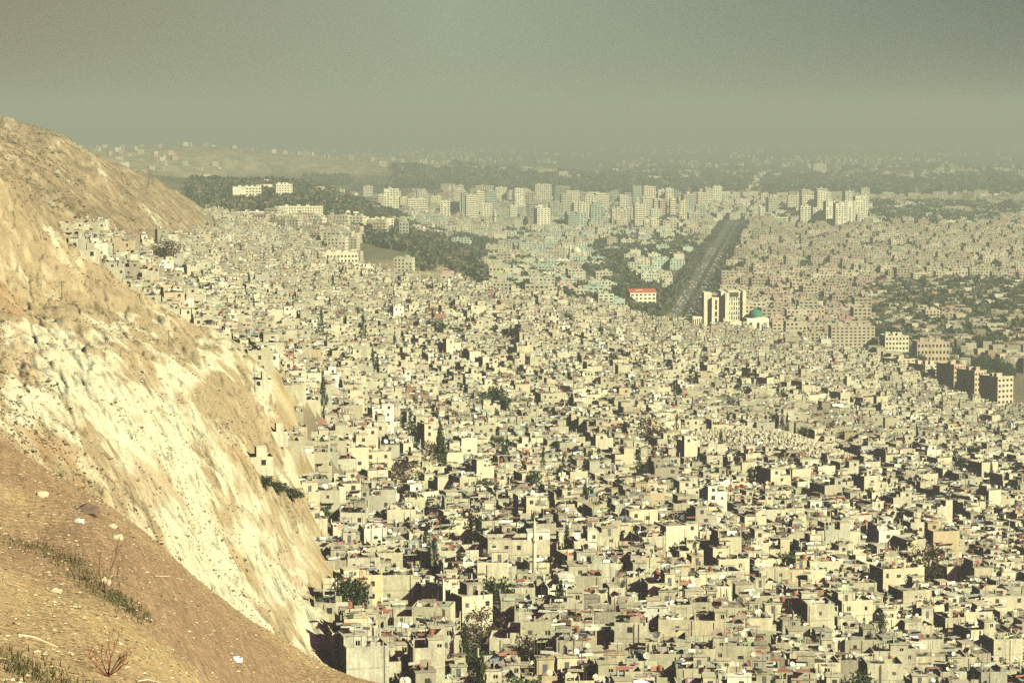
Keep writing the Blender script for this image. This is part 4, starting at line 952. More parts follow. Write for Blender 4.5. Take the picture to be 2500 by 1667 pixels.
def build_quarter():
    Bm = BATCH(); Cl = BATCH(); n = 0; ln = {}
    for s in SPEC:
        r = random.Random(int(s['x']*13 + s['y']*7)); fr = FR(s['x'], s['y'], s['ang'])
        y = s['y']; u, v = proj(s['x'], s['y'], s['z'] + s['h'])
        roof_stuff(s, fr, Cl, r, 1.5 if y < 900 else (1.0 if y < 1500 else 0.7))
        if n < 300 and in_frame(s): single_house(s); n += 1
        else: mass_house(Bm, s, 0 if y < 900 else (1 if y < 1500 else 2))
    tag(Bm.build('houses', M['city']), 'sea of small beige flat roofed houses behind the nearest ones', None, None, 'stuff')
    tag(Cl.build('roof_clutter', M['city']), 'boards, poles, low walls, cloths and junk scattered over the roofs', None, None, 'stuff')
build_quarter()

# ------------------------------------------------------------------ satellite dishes and water tanks
DC = [((0.70,0.69,0.60),'white'),((0.40,0.43,0.38),'grey green'),((0.20,0.085,0.065),'rusty red'),((0.12,0.11,0.11),'dark grey'),((0.45,0.40,0.30),'dusty beige')]
def dish_meshes():
    mb = MB(); prof = [(0.02,0),(0.5,0.05),(0.85,0.15),(1.0,0.22)]
    mb.lathe(prof, (1,1,1), 14); me = mb.mesh('reflector', M['metal'])
    for v in me.vertices: x, y, z = v.co; v.co = (x, -z*1.0, y)      # opens toward -y
    a = MB(); a.tube((0,0,-0.9),(0,-0.05,0.95),0.02,0.02,(1,1,1),4); return me
def dishes():
    refl = dish_meshes()
    m = MB(); m.tube((0,0,0),(0,0,1.0),0.04,0.04,(0.15,0.14,0.13),5); mast = m.mesh('mast', M['metal'])
    m = MB(); m.tube((0,0,-0.95),(0,-0.85,-0.05),0.025,0.025,(0.2,0.19,0.18),4); m.box(-0.08,-0.95,-0.12,0.08,-0.75,0.06,(0.5,0.5,0.45)); arm = m.mesh('feed_arm', M['metal'])
    DISH.sort(key=lambda q: q[1]); n = 0; B_ = BATCH(); an_ = np.arange(9) * 2*math.pi/9
    DM = {}
    for x, y, z, rad, c, az in DISH:
        u, v = proj(x, y, z + 1); rad *= 1.05
        if n < 300 and -3 < u < 1027 and v < 684 and v > 0:
            e = empty('satellite_dish', (x, y, z), az)
            mo = place('mast', mast, e, (0,0,0), 0, (1,1,0.5 + rad)); q = place('reflector', refl, e, (0,-0.05,0.5 + rad), 0, (rad,rad,rad), DC[c][0]); q.rotation_euler = (-0.55, 0, 0)
            g = place('feed_arm', arm, q, (0,0,0)); g.scale = (1,1,1)
            ht = ('small','medium','large')[0 if rad < 0.65 else (1 if rad < 0.9 else 2)]
            tag(e, f'{ht} {DC[c][1]} satellite dish on a roof, {round(u/10.24,1)}% across, {round((682-v)/6.82,1)}% up', 'satellite dish', 'satellite dishes on the roofs'); n += 1
        else:
            # flat-fan bowl: rim ring and sunk centre
            ca, sa = math.cos(az), math.sin(az); t = 0.55
            rim = np.stack([np.cos(an_)*rad, np.full(9, -0.2*rad), np.sin(an_)*rad], 1); P = np.vstack([rim, [[0, 0.05, 0]]])
            P = np.stack([P[:, 0], P[:, 1]*math.cos(t) - -P[:, 2]*math.sin(t)*-1*-1*1.0, P[:, 2]*math.cos(t) - P[:, 1]*math.sin(t)], 1)
            P = np.stack([P[:, 0]*ca - P[:, 1]*sa + x, P[:, 0]*sa + P[:, 1]*ca + y, P[:, 2] + z + 0.5 + rad], 1)
            fi = np.array([(i, (i+1) % 9, 9) for i in range(9)]); B_.add(P, fi, np.repeat([DC[c][0]], 9, 0))
            if y < 1000: B_.box(FR(x, y, 0), 0, 0, z, 0.08, 0.08, 0.5 + rad, (0.12,0.11,0.1))
    tag(B_.build('satellite_dishes', M['city']), 'small satellite dishes all over the roofs further back', None, None, 'stuff')
dishes()
TC = [((0.30,0.05,0.04),'red'),((0.75,0.73,0.64),'white'),((0.06,0.06,0.065),'black'),((0.36,0.40,0.38),'galvanised grey'),((0.28,0.10,0.06),'rust brown')]
def tanks():
    m = MB(); m.lathe([(0.02,0.5),(0.5,0.5),(0.52,0.6),(0.5,1.45),(0.42,1.55),(0.15,1.62),(0.14,1.7),(0.02,1.7)],(1,1,1),14); t1 = m.mesh('tank', M['metal'])
    m = MB(); m.lathe([(0.02,0),(0.45,0),(0.5,0.05),(0.5,1.35),(0.45,1.4),(0.02,1.4)],(1,1,1),14); t2 = m.mesh('tank', M['metal'])
    for v in t2.vertices: x, y, z = v.co; v.co = (z - 0.7, y, x + 1.0)
    m = MB()
    for a in (-0.4,0.36):
        for b in (-0.4,0.36): m.box(a,b,0,a+0.05,b+0.05,0.5,(0.15,0.12,0.1))
    m.box(-0.42,-0.42,0.44,0.42,0.42,0.5,(0.15,0.12,0.1)); st = m.mesh('stand', M['metal'])
    TANK[:] = TANK; TANK.sort(key=lambda q: q[1]); n = 0; B_ = BATCH(); r = random.Random(2)
    for x, y, z, k in TANK:
        u, v = proj(x, y, z + 1)
        if n < 300 and -3 < u < 1027 and 0 < v < 684:
            e = empty('water_tank', (x, y, z), r.uniform(0, 3)); lay = k in (1,3)
            place('tank', t2 if lay else t1, e, color=TC[k][0]); place('stand', st, e)
            tag(e, f'{TC[k][1]} {"lying" if lay else "upright"} water tank on a roof, {round(u/10.24,1)}% across, {round((682-v)/6.82,1)}% up', 'water tank', 'water tanks on the roofs'); n += 1
        else:
            for q in (0, math.pi/4): B_.box(FR(x, y, q), 0, 0, z + 0.4, 0.95, 0.95, 1.1 + q*0.02, TC[k][0])
    tag(B_.build('water_tanks', M['city']), 'water tanks on the roofs further back', None, None, 'stuff')
tanks()

# ------------------------------------------------------------------ trees between the houses
def quarter_trees():
    r = random.Random(8); n = 0; tries = 0; mass = []
    while n < 190 and tries < 8000:
        tries += 1
        y = r.uniform(430, 2000); u = r.uniform(240, 1020); x = (u-512)/F*y
        if float(hillness(x, y)) > 0 or y > float(old_far(u)) or not free(x, y, 2): continue
        near = min(((s['x']-x)**2 + (s['y']-y)**2, i) for i, s in enumerate(SPEC[:1] if False else SPEC[max(0, 0):]) if abs(s['y']-y) < 9 ) if any(abs(s['y']-y) < 9 for s in SPEC) else (99, 0)
        if near[0] < 20 and r.random() < 0.7: continue
        kind = r.choices(('cypress','round','bare'), (0.55,0.25,0.20))[0]
        h = r.uniform(9, 15) if kind == 'cypress' else r.uniform(7, 10); wd = r.uniform(2.6, 3.8) if kind == 'cypress' else r.uniform(6, 9)
        uu, vv = proj(x, y, hz(x, y) + h)
        nm = {'cypress':'cypress_tree','round':'broadleaf_tree','bare':'leafless_tree'}[kind]; ds = {'cypress':'narrow dark cypress','round':'dark rounded tree','bare':'bare brown tree'}[kind]
        tree(kind, x, y, h, wd, f'{ds} between the houses, {round(uu/10.24,1)}% across, {round((682-vv)/6.82,1)}% up', nm, {'cypress':'cypresses between the houses','round':'leafy trees between the houses','bare':'leafless trees between the houses'}[kind]); n += 1
quarter_trees()

# ------------------------------------------------------------------ woods and parks on the plain: patches of ground outlined by pixel-free world rectangles
PARK = [(372,500,248,290,0.22),(596,695,246,264,0.8),(190,400,186,214,1.0),(275,405,212,225,0.9),(870,1024,352,392,0.6),(730,830,262,285,0.3),(790,850,300,335,0.3),(690,760,300,330,0.4),(855,900,325,350,0.8),(330,470,218,236,0.5),(365,440,226,252,0.75),(330,400,224,238,0.7),(455,510,243,268,0.6),(475,560,262,282,0.6),(560,640,262,290,0.5),
        (590,660,285,318,0.5),(510,600,286,306,0.45),(630,690,290,325,0.4),(600,700,232,246,0.7),(560,610,222,232,0.5),(500,540,232,250,0.4),(640,680,222,240,0.4),
        (870,1024,205,222,0.55),(780,830,210,222,0.5),(820,1024,222,240,0.3),(860,920,238,256,0.5),(950,1024,285,300,0.5),(875,1030,286,352,1.15),(840,900,290,318,0.4),(770,800,285,300,0.5),(735,870,236,250,0.35),
        (352,402,187,197,0.4),(395,1024,184,196,0.75),(450,1024,177,185,0.35),(600,1024,167,178,0.12),(860,1024,345,365,0.3),(930,1024,255,290,0.25),(690,1024,258,300,0.05),(300,350,178,186,0.8)]
def woods():
    r = random.Random(6); pts = []; big = []
    for u0, u1, v0, v1, dn in PARK:
        um_ = (u0+u1)/2; xa, ya, _ = hit(um_, v1); xb, yb, _ = hit(um_, v0)
        y0, y1 = min(ya, yb), max(ya, yb); yb_ = y1; cell = 11 if y1 < 4500 else (17 if y1 < 7000 else 30)
        area = (y1 - y0) * (u1 - u0)/F*(y0+y1)/2; n = int(min(area / cell**2 * dn, 4200))
        for k in range(n):
            y = r.uniform(y0, y1); x = (r.uniform(u0, u1)-512)/F*y
            if float(fbm(x/70, y/160, 3, 44)) < 0.16 - dn*0.42: continue
            if float(old_far(512+F*x/y)) > y or not free(x, y, 3) or abs(hway(x, y)[0]) < 24: continue
            pts.append((x, y, 0, r.uniform(9, 15)*(cell/11)**0.5, cell*r.uniform(0.85, 1.5)))
    for side in (-1, 1):      # avenue of trees along the highway
        for s in range(0, 2300, 11):
            for k, off in enumerate((22,)):
                if side == 1 and k > 0 and s < 1500 or r.random() < (0.4 if k else 0.3): continue
                s2 = s + r.uniform(-4, 4); o = side*(off + r.uniform(-2, 2)); x = HA[0]+hdx*s2+hdy*o; y = HA[1]+hdy*s2-hdx*o
                if y < float(old_far(512+F*x/y)) or not free(x, y, 1): continue
                pts.append((x, y, 0, r.uniform(9, 14), r.uniform(9, 13)))
    for s in range(0, 2300, 12):      # median
        x = HA[0]+hdx*s; y = HA[1]+hdy*s; pts.append((x, y, 0, 3.5, 4.5))
    P = np.array(pts); P[:, 2] = Hb(P[:, 0], P[:, 1]) - 0.5
    P = P[np.argsort(P[:, 1])]; dist = P[:, 1]
    for i in range(250):
        x, y, z, h, wd = P[i]; uu, vv = proj(x, y, z + h)
        kind = 'round'; tree(kind, x, y, h, wd, f'dark leafy tree in the belt beyond the old quarter, {round(uu/10.24,1)}% across, {round((682-vv)/6.82,1)}% up', 'broadleaf_tree', 'park trees beyond the old quarter', z)
    mass_trees('woodland', P[250:], 'dark green woods and tree belts on the plain', 30, [(0.05,0.07,0.035),(0.065,0.08,0.04),(0.04,0.055,0.035),(0.10,0.085,0.055),(0.12,0.10,0.07)])
    return P
WOODP = woods()

# ------------------------------------------------------------------ apartment blocks on the plain
BLK = []
WOODKEY = set((int(p[0]//16), int(p[1]//16)) for p in WOODP)
def plain_blocks():
    r = random.Random(15); protos = []
    for k in range(10):
        w_ = r.uniform(14, 26); d_ = r.uniform(12, 16); nf = r.choice((4,5,5,6)); protos.append((tower_mesh(w_, d_, nf*3.3, nf, max(3, int(w_/3.6)), (1,1,1), r.choice(('grid','win','balcony','win')), r).mesh('block', M['obj']), w_, d_, nf))
    B_ = BATCH(); n = 0; cand = []
    y = 1650
    while y < 9500:
        py = 26 if y < 4200 else (34 if y < 6000 else 60); px = 25 if y < 4200 else (32 if y < 6000 else 70)
        x0 = (110-512)/F*y; x1 = (1060-512)/F*y; x = x0 + r.uniform(0, px)
        while x < x1:
            xx = x + r.uniform(-4, 4) + float(fbm(x/200, y/200, 2, 71))*40; yy = y + r.uniform(-4, 4) + float(fbm(x/200+9, y/200, 2, 72))*60; x += px
            u = 512 + F*xx/yy
            z = hz(xx, yy); uu, v = proj(xx, yy, z)
            if yy < float(old_far(u)) + 8 or float(hillness(xx, yy)) > 0: continue
            if u < 225 and yy > 2400 and r.random() < 0.6: continue
            if not free(xx, yy, 9) or -36 < hway(xx, yy)[0] < 33 and yy < 4900: continue
            if (int(xx//16), int(yy//16)) in WOODKEY and r.random() < (0.85 if v > 195 else 0.75): continue
            # bare hillock and open land
            if 352 < u < 490 and 240 < v < 300 and r.random() < 0.97: continue
            if u > 862 and yy < 2350: continue
            if u < 405 and v < 224 and r.random() < 0.93: continue
            if 500 < u < 690 and 250 < v < 322 and r.random() < 0.55: continue
            if u > 870 and 283 < v < 372 and r.random() < 0.93: continue
            if v < 197: 
                if r.random() < 0.80: continue
            if u < 330 and v < 214 and r.random() < 0.85: continue
            if float(fbm(xx/130, yy/130, 2, 81)) > 0.22: continue
            cand.append((xx, yy, z, u, v))
        y += py
    cand.sort(key=lambda c: c[1]); 0 and print('CAND', len(cand), [sum(1 for c in cand if a < c[4] < a+20) for a in range(120, 380, 20)])
    for xx, yy, z, u, v in cand:
        brown = u > 690 and v > 225
        if brown: c, cn = r.choice((((0.43,0.39,0.29),'brownish'),((0.52,0.45,0.34),'sandy'),((0.38,0.32,0.25),'dull brown'),((0.56,0.50,0.38),'beige'),((0.42,0.35,0.27),'reddish')))
        elif u > 400 and v > 212: c, cn = r.choice((((0.52,0.54,0.42),'pale green'),((0.60,0.57,0.42),'cream'),((0.42,0.50,0.43),'greenish grey'),((0.50,0.47,0.36),'beige'),((0.64,0.61,0.48),'off white'),((0.46,0.40,0.31),'tan')))
        else: c, cn = r.choice((((0.58,0.54,0.40),'cream'),((0.50,0.45,0.34),'beige'),((0.64,0.60,0.46),'off white'),((0.44,0.38,0.29),'tan')))
        ang = (0.11 if brown else 0.35*math.sin(xx/300)) + r.gauss(0, 0.05) + (r.choice((0, math.pi/2)) if not brown and r.random() < 0.3 else 0)
        if n < 300 and yy > 2000 or n < 300:
            me, w_, d_, nf = r.choice(protos); s = r.uniform(0.85, 1.1)
            o = place('apartment_block', me, None, (xx, yy, z), ang, (s, 1, r.uniform(0.8, 1.1)), c)
            tag(o, f'{cn} block of flats {("on the plain", "beyond the old quarter")[yy < 3000]}, {round(u/10.24,1)}% across, {round((682-v)/6.82,1)}% up', 'apartment block', 'blocks of flats on the plain'); n += 1
            continue
        fr = FR(xx, yy, ang); nf = (r.choice((3,4,4,5,6)) if v > 226 else r.choice((2,3,3,4))) if yy < 6000 else r.choice((2,3,4,5)); w_ = r.uniform(15, 25)*(1 if yy < 6000 else 1.5); d_ = r.uniform(12, 17); h = nf*3.2
        B_.box(fr, 0, 0, z-2, w_, d_, h+2, c); B_.box(fr, 0, 0, z+h, w_*0.94, d_*0.92, 0.5, tuple(q*0.75 for q in c))
        if yy < 6200:
            nc = int(w_/3.6)
            for fl in range(nf):
                for i in range(nc):
                    if r.random() < 0.8: B_.box(fr, (i+0.5)*w_/nc - w_/2, -d_/2-0.05, z + fl*3.2+1.0, 1.7, 0.3, 1.5, (0.07,0.065,0.06))
                if r.random() < 0.5: B_.box(fr, w_/2+0.05, 0, z+fl*3.2+1.0, 0.3, d_*0.5, 1.4, (0.08,0.07,0.065))
            for k in range(r.choice((2,3,5))): B_.box(fr, r.uniform(-w_/2.3, w_/2.3), r.uniform(-d_/2.5, d_/2.5), z+h, r.uniform(1.5,4), r.uniform(1.5,3), r.uniform(1.2,3.2), tuple(q*r.uniform(0.6,1.25) for q in c))
    # scattered small buildings over the plain out to the horizon and in the orchards
    for k in range(5560):
        t = r.random(); 
        if k < 5200:
            v = 138 + 60*r.random()**1.0; u = r.uniform(-10, 1034)
        else: u = r.uniform(860, 1030); v = r.uniform(285, 375)
        if v < 124: continue
        y = 200*F/(v-120); 
        if y > 20000: continue
        x = (u-512)/F*y
        if k >= 5200: x, y, _ = hit(u, v) if k % 1 == 0 else (x, y, 0)
        if y < float(old_far(512+F*x/y)) + 10 or not free(x, y, 8) or float(hillness(x, y)) > 0 or abs(hway(x, y)[0]) < 60 and y < 4900: continue
        if float(fbm(x/350, y/900, 3, 91)) < (-0.02 if k < 5200 else -0.1): continue
        z = hz(x, y); far = y > 5500
        if z > -188 and y > 2600 and r.random() < 0.85: continue; nf = r.choice((1,2,3,4) if k >= 5200 else (2,3,4,5,7)); s = 1.0 if not far else 1.6
        c = r.choice(((0.58,0.54,0.40),(0.50,0.45,0.34),(0.68,0.65,0.52),(0.42,0.36,0.28),(0.5,0.33,0.22))); c = tuple(q*(0.7 if k >= 5200 else 1) for q in c); B_.box(FR(x, y, r.uniform(-0.3,0.6)), 0, 0, z-2, r.uniform(8,18)*s*(0.7 if k >= 5200 else 1), r.uniform(7,12)*s*(0.7 if k >= 5200 else 1), nf*3.2+2, c)
    tag(B_.build('city_blocks', M['city']), 'endless flats and low buildings fading over the plain', None, None, 'stuff')
plain_blocks()
def hill_suburb():
    """pale houses on the far left rise behind the barren slope and a few on it"""
    r = random.Random(33); B_ = BATCH()
    for k in range(60):
        u = r.uniform(95, 330); v = r.uniform(150, 200)
        x, y, z = hit(u, v, 2300)
        if y < 2600 or y > 9000 or not free(x, y, 8) or float(fbm(x/150, y/300, 3, 92)) < 0.02: continue
        B_.box(FR(x, y, r.uniform(-0.2,0.6)), 0, 0, z-2, r.uniform(8,20), r.uniform(8,14), r.choice((5,8,11,14))+2, r.choice(((0.6,0.55,0.42),(0.5,0.45,0.34),(0.42,0.36,0.28))))
    tag(B_.build('hill_houses', M['city']), 'pale suburb houses on the far rise behind the bare ridge', None, None, 'stuff')
hill_suburb()

# ------------------------------------------------------------------ things on the bare slopes
def surf(u, v, y0=45, y1=2600):
    Y = np.exp(np.linspace(math.log(y0), math.log(y1), 3000)); a, b = u - 512.0, 341.0 - v
    ry = F*cp + b*sp; rz = -F*sp + b*cp; X = a*Y/ry
    below = rz*Y/ry < H(X, Y); k = int(np.argmax(below)); return float(X[k]), float(Y[k]), float(H(X[k], Y[k]))
def ground_cover():
    r = np.random.default_rng(4)
    # tufts and thorny shrubs
    n = 24000; u = r.uniform(-60, 345, n); Y = np.exp(r.uniform(math.log(55), math.log(1900), n)); Y[:9000] = np.exp(r.uniform(math.log(190), math.log(900), 9000)); Y[9000:19000] = np.exp(r.uniform(math.log(800), math.log(2000), 10000)); X = (u-512)/F*Y
    hl = hillness(X, Y); q1 = X*0.97 + Y*0.25; q2 = -X*0.25 + Y*0.97
    dens = fbm(q1/10, q2/40, 3, 55); keep = (hl > 0.8) & (dens > np.where(Y < 900, 0.07, -0.04)) & (r.random(n) < np.where(Y < 170, 0.12, 1.0)); X, Y = X[keep], Y[keep]; Z = H(X, Y); n = len(X)
    K = 12; s = r.uniform(0.10, 0.38, n) * np.where(Y < 170, 0.35, 1) * np.where(r.random(n) < 0.06, 2.0, 1) * np.clip(Y/600, 0.7, 2.2); idx = np.repeat(np.arange(n), K); m = n*K
    d = r.normal(size=(m, 3)); d /= np.linalg.norm(d, axis=1)[:, None]; c = np.stack([X[idx], Y[idx], Z[idx]], 1) + d*s[idx][:, None]*np.array([1, 1, 0.55])*r.random(m)[:, None]**0.5
    c[:, 2] += s[idx]*0.3; a = r.normal(size=(m, 3)); a /= np.linalg.norm(a, axis=1)[:, None]; b = np.cross(a, r.normal(size=(m, 3))); b /= np.linalg.norm(b, axis=1)[:, None]
    q = (s[idx]*0.42)[:, None]; V = np.stack([c-a*q, c-b*q*.7, c+a*q, c+b*q*.7], 1).reshape(-1, 3)
    cc = np.array([(0.10,0.08,0.05),(0.075,0.06,0.045),(0.07,0.075,0.04),(0.13,0.09,0.06)])[r.integers(0, 4, n)][idx]
    B_ = BATCH(); B_.add(V, np.arange(m*4).reshape(-1, 4), cc); tag(B_.build('scrub', M['leaf']), 'small dark thorny tufts dotting the rocky slopes', None, None, 'stuff')
    # stones: jittered octahedra
    n = 30000; u = r.uniform(-60, 352, n); Y = np.exp(r.uniform(math.log(52), math.log(1000), n)); Y[:24000] = r.uniform(52, 165, 24000); X = (u-512)/F*Y
    hl = hillness(X, Y); keep = hl > 0.9; X, Y = X[keep], Y[keep]; Z = H(X, Y); n = len(X)
    s = r.random(n)**8 * np.where(Y < 170, 0.13, 0.7) + np.where(Y < 170, 0.02, 0.08)
    base = np.array([(1,0,0.1),(-0.9,0.3,0.15),(0.2,1,0),(0,-1,0.2),(0.3,0.1,0.5),(0,0,-0.5)], float)[None] * r.uniform(0.55, 1.15, (n, 6, 1)) * s[:, None, None]
    ry_ = r.uniform(0, 6.28, n); ca, sa = np.cos(ry_)[:, None], np.sin(ry_)[:, None]
    V = np.stack([base[..., 0]*ca - base[..., 1]*sa + X[:, None], base[..., 0]*sa + base[..., 1]*ca + Y[:, None], base[..., 2] + Z[:, None] + s[:, None]*0.2], -1).reshape(-1, 3)
    f = np.array([(0,2,4),(2,1,4),(1,3,4),(3,0,4),(2,0,5),(1,2,5),(3,1,5),(0,3,5)]); Fc = (f[None] + (np.arange(n)*6)[:, None, None]).reshape(-1, 3)
    cc = np.array([(0.40,0.33,0.21),(0.50,0.44,0.31),(0.30,0.23,0.15),(0.24,0.18,0.12)])[r.integers(0, 4, n)]
    B_ = BATCH(); B_.add(V, Fc, np.repeat(cc, 8, 0)); tag(B_.build('stones', M['rock']), 'loose stones and gravel lying over the slopes', None, None, 'stuff')
ground_cover()
def grass_strips():
    r = random.Random(5); B_ = BATCH(); V = []; C = []
    for pts, n, wd in (([(0,538),(45,550),(80,566),(100,590),(125,603),(135,618)],1500,0.35),([(0,660),(25,668),(50,684)],700,0.5),([(148,592),(176,592)],0,0.1),([(0,436),(40,462),(90,495)],260,0.4)):
        for k in range(n):
            t = r.random()*(len(pts)-1); i = int(t); f = t - i; u = pts[i][0]*(1-f)+pts[i+1][0]*f; v = pts[i][1]*(1-f)+pts[i+1][1]*f
            if k % 30 == 0: x0, y0, z0 = surf(u, v, 50, 220)
            x = x0 + r.gauss(0, wd*1.5); y = y0 + r.gauss(0, wd*3); z = z0 + float(H(x, y) - H(x0, y0)) if False else None
            h = r.uniform(0.08, 0.28); a = r.uniform(0, 6.28); w2 = 0.03; lx, ly = r.gauss(0, 0.1), r.gauss(0, 0.1)
            V.append((x, y, a, h, w2, lx, ly)); C.append(r.choice(((0.07,0.07,0.03),(0.045,0.05,0.022),(0.11,0.09,0.045))))
    A_ = np.array(V); Z = H(A_[:, 0], A_[:, 1]); ca, sa = np.cos(A_[:, 2])*A_[:, 4], np.sin(A_[:, 2])*A_[:, 4]
    P = np.stack([np.stack([A_[:, 0]-ca, A_[:, 1]-sa, Z-0.05], 1), np.stack([A_[:, 0]+ca, A_[:, 1]+sa, Z-0.05], 1), np.stack([A_[:, 0]+A_[:, 5], A_[:, 1]+A_[:, 6], Z+A_[:, 3]], 1)], 1).reshape(-1, 3)
    B_.add(P, np.arange(len(A_)*3).reshape(-1, 3), np.array(C)); tag(B_.build('grass', M['leaf']), 'thin strips of dry green grass along the near slope', None, None, 'stuff')
grass_strips()
def twig_bush(u, v, h, label, n=9, seed=0, spread=0.5, col=(0.16,0.09,0.06)):
    x, y, z = surf(u, v, 48, 240); r = random.Random(seed); mb = MB(); e = empty('bare_bush', (x, y, z))
    def br(p, d, l, rad, dep):
        q = p + d*l; mb.tube(p, q, rad, rad*0.6, col, 4)
        if dep:
            for k in range(r.choice((2,3))):
                nd = d + np.array([r.gauss(0, 0.35), r.gauss(0, 0.35), r.gauss(0.05, 0.25)]); nd /= np.linalg.norm(nd); br(q, nd, l*r.uniform(0.5, 0.85), rad*0.6, dep-1)
    for k in range(n):
        d = np.array([r.gauss(0, spread), r.gauss(0, spread), 1.0]); d /= np.linalg.norm(d); br(np.zeros(3), d, h*r.uniform(0.3, 0.5), 0.018*h, 3)
    mb.obj('branches', M['rock'], e); tag(e, label, 'bush')
twig_bush(104, 592, 1.8, 'leafless bush with two long bent twigs beside the grass strip', 3, 1, 0.7)
twig_bush(108, 676, 1.25, 'reddish leafless bush at the bottom edge of the gravel slope', 9, 2, 0.6, (0.22,0.08,0.05))
twig_bush(44, 545, 0.7, 'small dry bush at the bend of the upper grass strip', 6, 3)
twig_bush(62, 560, 0.6, 'low twiggy bush on the grass strip near the lone boulder', 6, 7)
def boulder(u, v, s, label, col, seed):
    x, y, z = surf(u, v, 48, 700); r = random.Random(seed); import bmesh
    bm = bmesh.new(); bmesh.ops.create_icosphere(bm, subdivisions=2, radius=1)
    for q in bm.verts:
        k = 1 + 0.28*math.sin(q.co.x*4+seed)*math.cos(q.co.y*5) + r.uniform(-0.10, 0.10); q.co = (q.co.x*k*s, q.co.y*k*s*0.8, max(q.co.z, -0.5)*k*s*0.62)
    me = bpy.data.meshes.new('boulder'); bm.to_mesh(me); bm.free(); me.materials.append(M['rock']); tagc(me, [col]*len(me.polygons))
    o = bpy.data.objects.new('boulder', me); COL.objects.link(o); o.location = (x, y, z + s*0.1); tag(o, label, 'boulder')
boulder(88, 513, 0.62, 'dark brown boulder lying alone on the tan slope', (0.13,0.09,0.07), 1)
boulder(79, 522, 0.26, 'bluish white rock just below the dark boulder', (0.42,0.44,0.43), 2)
boulder(112, 527, 0.26, 'pale boulder right of the dark boulder', (0.42,0.37,0.26), 3)
boulder(159, 536, 0.30, 'orange stone at the rim of the near slope', (0.55,0.25,0.08), 4)
boulder(41, 496, 0.35, 'light stone high on the near tan slope', (0.42,0.36,0.25), 5)
boulder(117, 539, 0.34, 'small pale boulder below the pale boulder', (0.42,0.36,0.25), 6)
boulder(56, 592, 0.22, 'pale stone beside the grass strip', (0.42,0.36,0.25), 8)
boulder(104, 583, 0.30, 'pale rock behind the leafless bush', (0.42,0.36,0.25), 9)
def debris():
    x, y, z = surf(237, 661, 48, 240); e = empty('crate', (x, y, z), 0.4); e.scale = (0.6,0.6,0.6); m = MB(); c = (0.7,0.7,0.66); t = 0.04
    m.box(-0.35,-0.3,0,0.35,0.3,t,c,True); m.box(-0.35,-0.3,t,-0.31,0.3,0.35,c,True); m.box(0.31,-0.3,t,0.35,0.3,0.35,c,True); m.box(-0.31,-0.3,t,0.31,-0.26,0.35,c,True); m.box(-0.31,0.26,t,0.31,0.3,0.35,c,True); m.obj('shell', M['metal'], e)
    m = MB(); m.box(-0.25,-0.2,t,0.25,0.2,0.2,(0.08,0.1,0.14)); m.obj('contents', M['metal'], e); tag(e, 'discarded white open crate on the gravel near the bottom', 'crate')
    for (u0, v0, u1, v1, lab) in ((18,636,58,648,'pale stick lying on the gravel at the left edge'),(137,688*0.992,162,684,'pale stick lying on gravel right of the red bush'),(155,577,187,581,'thin pale branch on the near slope above the crate')):
        a = np.array(surf(u0, v0, 48, 240)); b = np.array(surf(u1, v1, 48, 240)); m = MB(); o_ = (a+b)/2
        L = [a-o_+(0,0,0.06), (a*0.6+b*0.4)-o_+(0,0,0.14), b-o_+(0,0,0.05)]; m.tube(L[0], L[1], 0.02, 0.025, (0.6,0.52,0.38)); m.tube(L[1], L[2], 0.025, 0.012, (0.6,0.52,0.38)); o = m.obj('stick', M['rock'], None, tuple(o_)); tag(o, lab, 'stick')
debris()
def poles():
    for u, v, vt, lab in ((169,347,329,'thin pole standing on the middle of the slope'),(62,300,280,'thin pole on the upper left slope near the ridge'),(255,391,373,'thin pole at the edge of the lower slope')):
        x, y, z = surf(u, v, 200, 1500); h = (v-vt)/F*y; e = empty('utility_pole', (x, y, z)); m = MB(); m.tube((0,0,-0.5),(0,0,h),0.13,0.09,(0.09,0.07,0.06)); m.obj('post', M['metal'], e)
        m = MB(); m.box(-0.8,-0.06,h-0.6,0.8,0.06,h-0.45,(0.09,0.07,0.06)); m.obj('crossarm', M['metal'], e); tag(e, lab, 'utility pole')
    # far lattice pylon on the ridge
    x, y, z = hit(151, 184, 1700); h = 40/2.75*0.41*2.4/F*y; e = empty('pylon', (x, y, z)); m = MB(); n = 7
    for a in (-1,1):
        for b in (-1,1): m.tube((a*2.6,b*2.6,-1),(a*0.4,b*0.4,h),0.25,0.15,(0.15,0.14,0.13),4)
    for k in range(n):
        q = 2.6-2.2*k/n; q2 = 2.6-2.2*(k+1)/n; z0, z1 = h*k/n, h*(k+1)/n
        m.tube((-q,-q,z0),(q2,-q2,z1),0.12,0.12,(0.15,0.14,0.13),4); m.tube((q,-q,z0),(-q2,-q2,z1),0.12,0.12,(0.15,0.14,0.13),4)
    m.obj('lattice', M['metal'], e); m = MB(); m.box(-5,-0.3,h*0.8,5,0.3,h*0.8+0.5,(0.15,0.14,0.13)); m.obj('crossarm', M['metal'], e); tag(e, 'faint lattice pylon on the far ridge at upper left', 'pylon')
poles()
def water_basin():
    x, y, z = hit(468*V_, 568*V_); e = empty('shelter', (x, y, z), 0.2); m = MB(); m.box(-5,-0.1,0.3,5,0.1,4.2,(0.03,0.16,0.42)); m.box(-5,0.1,4.0,5,4,4.25,(0.03,0.16,0.42),True); m.obj('blue_cover', M['metal'], e)
    m = MB(); [m.box(a,b,-1,a+0.2,b+0.2,4,(0.1,0.1,0.1)) for a in (-5,4.8) for b in (0.2,3.6)]; m.obj('frame', M['metal'], e); tag(e, 'bright blue covered shelter on the upper slope edge', 'shelter')
water_basin()
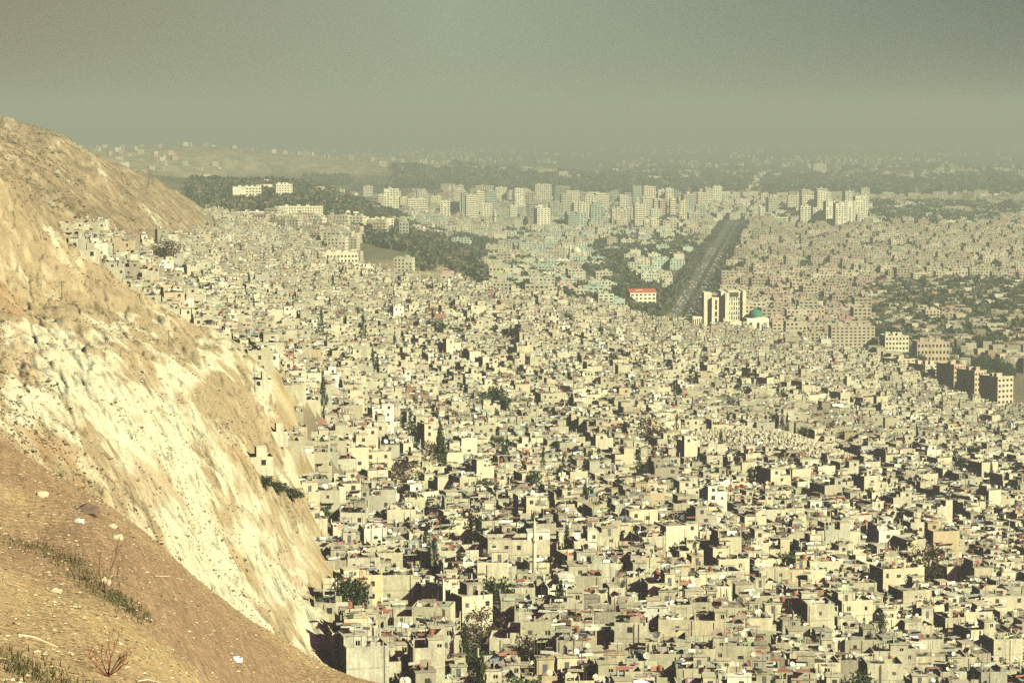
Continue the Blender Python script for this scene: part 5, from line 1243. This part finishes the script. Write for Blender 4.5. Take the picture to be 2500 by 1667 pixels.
def gully_wall():
    """the stone stair channel coming down to the white slope's right edge, and slope-side houses"""
    r = random.Random(12); k = 0
    for u, v, w_, d_, h, c, lab in ((256,468,8,6,3.2,(0.50,0.47,0.36),'whitewashed house with dark doorway on the slope edge beside the red path'),(276,440,6.5,5,3,(0.54,0.51,0.40),'small white domed house on a ledge of the white slope'),
            (262,388,5.5,5,3,(0.5,0.48,0.38),'lone grey hut on the lower slope'),(78,249,5.5,6,3.8,(0.36,0.34,0.27),'first grey house of the little cluster on the upper slope'),(92,251,6,6,4.2,(0.34,0.32,0.26),'boxy house behind the cluster front on the upper slope'),
            (86,258,8,5,3,(0.40,0.38,0.29),'long low white fronted house of the upper cluster'),(106,260,5,5,4.5,(0.36,0.33,0.27),'rightmost tall house of the upper cluster')):
        x, y, z = surf(u, v, 300, 1500); e = empty('house', (x, y, z-1.8), 0.25); s = MB(); nw = max(1, int(w_/3.6)); L = [(i*w_/nw + 1.2, 2.4, 1.1, 1.3) for i in range(nw)]
        for fn, (o, ux, W) in {'f': ((-w_/2,0),(1,0),w_), 'r': ((w_/2,0),(0,1),d_), 'b': ((w_/2,d_),(-1,0),w_), 'l': ((-w_/2,d_),(0,-1),d_)}.items(): s.facade(o, ux, W, 0, h+1.2, L if fn == 'f' else [], 0.25, c)
        s.obj('wall', M['wall'], e); m = MB(); m.box(-w_/2+0.2,0.2,h,w_/2-0.2,d_-0.2,h+0.7,tuple(q*0.8 for q in c)); m.obj('roof', M['wall'], e)
        m = MB(); m.box(w_*0.05,d_*0.3,h+0.7,w_*0.35,d_*0.8,h+3.2,c); m.obj('roof_room', M['wall'], e)
        for q in L: f = place('window', WP[2][0], e, (-w_/2+q[0]+0.55, 0.2, q[1]+0.65), 0, (1.1,1,1.3)); place('pane', WP[2][1], f)
        tag(e, lab, 'house')
gully_wall()

# ------------------------------------------------------------------ haze
def build_haze():
    mb = MB(); mb.box(-24000, -60, -212, 24000, 21600, 110, (1,1,1), bottom=True)
    m = bpy.data.materials.new('haze'); m.use_nodes = True; t = m.node_tree; t.nodes.clear()
    pv = N('ShaderNodeVolumePrincipled', t); pv.inputs['Density'].default_value = HAZE_DENSITY; pv.inputs['Color'].default_value = (*HAZE_COLOR, 1)
    pv.inputs['Anisotropy'].default_value = 0.0
    o = N('ShaderNodeOutputMaterial', t); t.links.new(pv.outputs[0], o.inputs['Volume'])
    h = mb.obj('haze', m); tag(h, 'pale yellowish haze over the whole city', None, None, 'stuff')
build_haze()
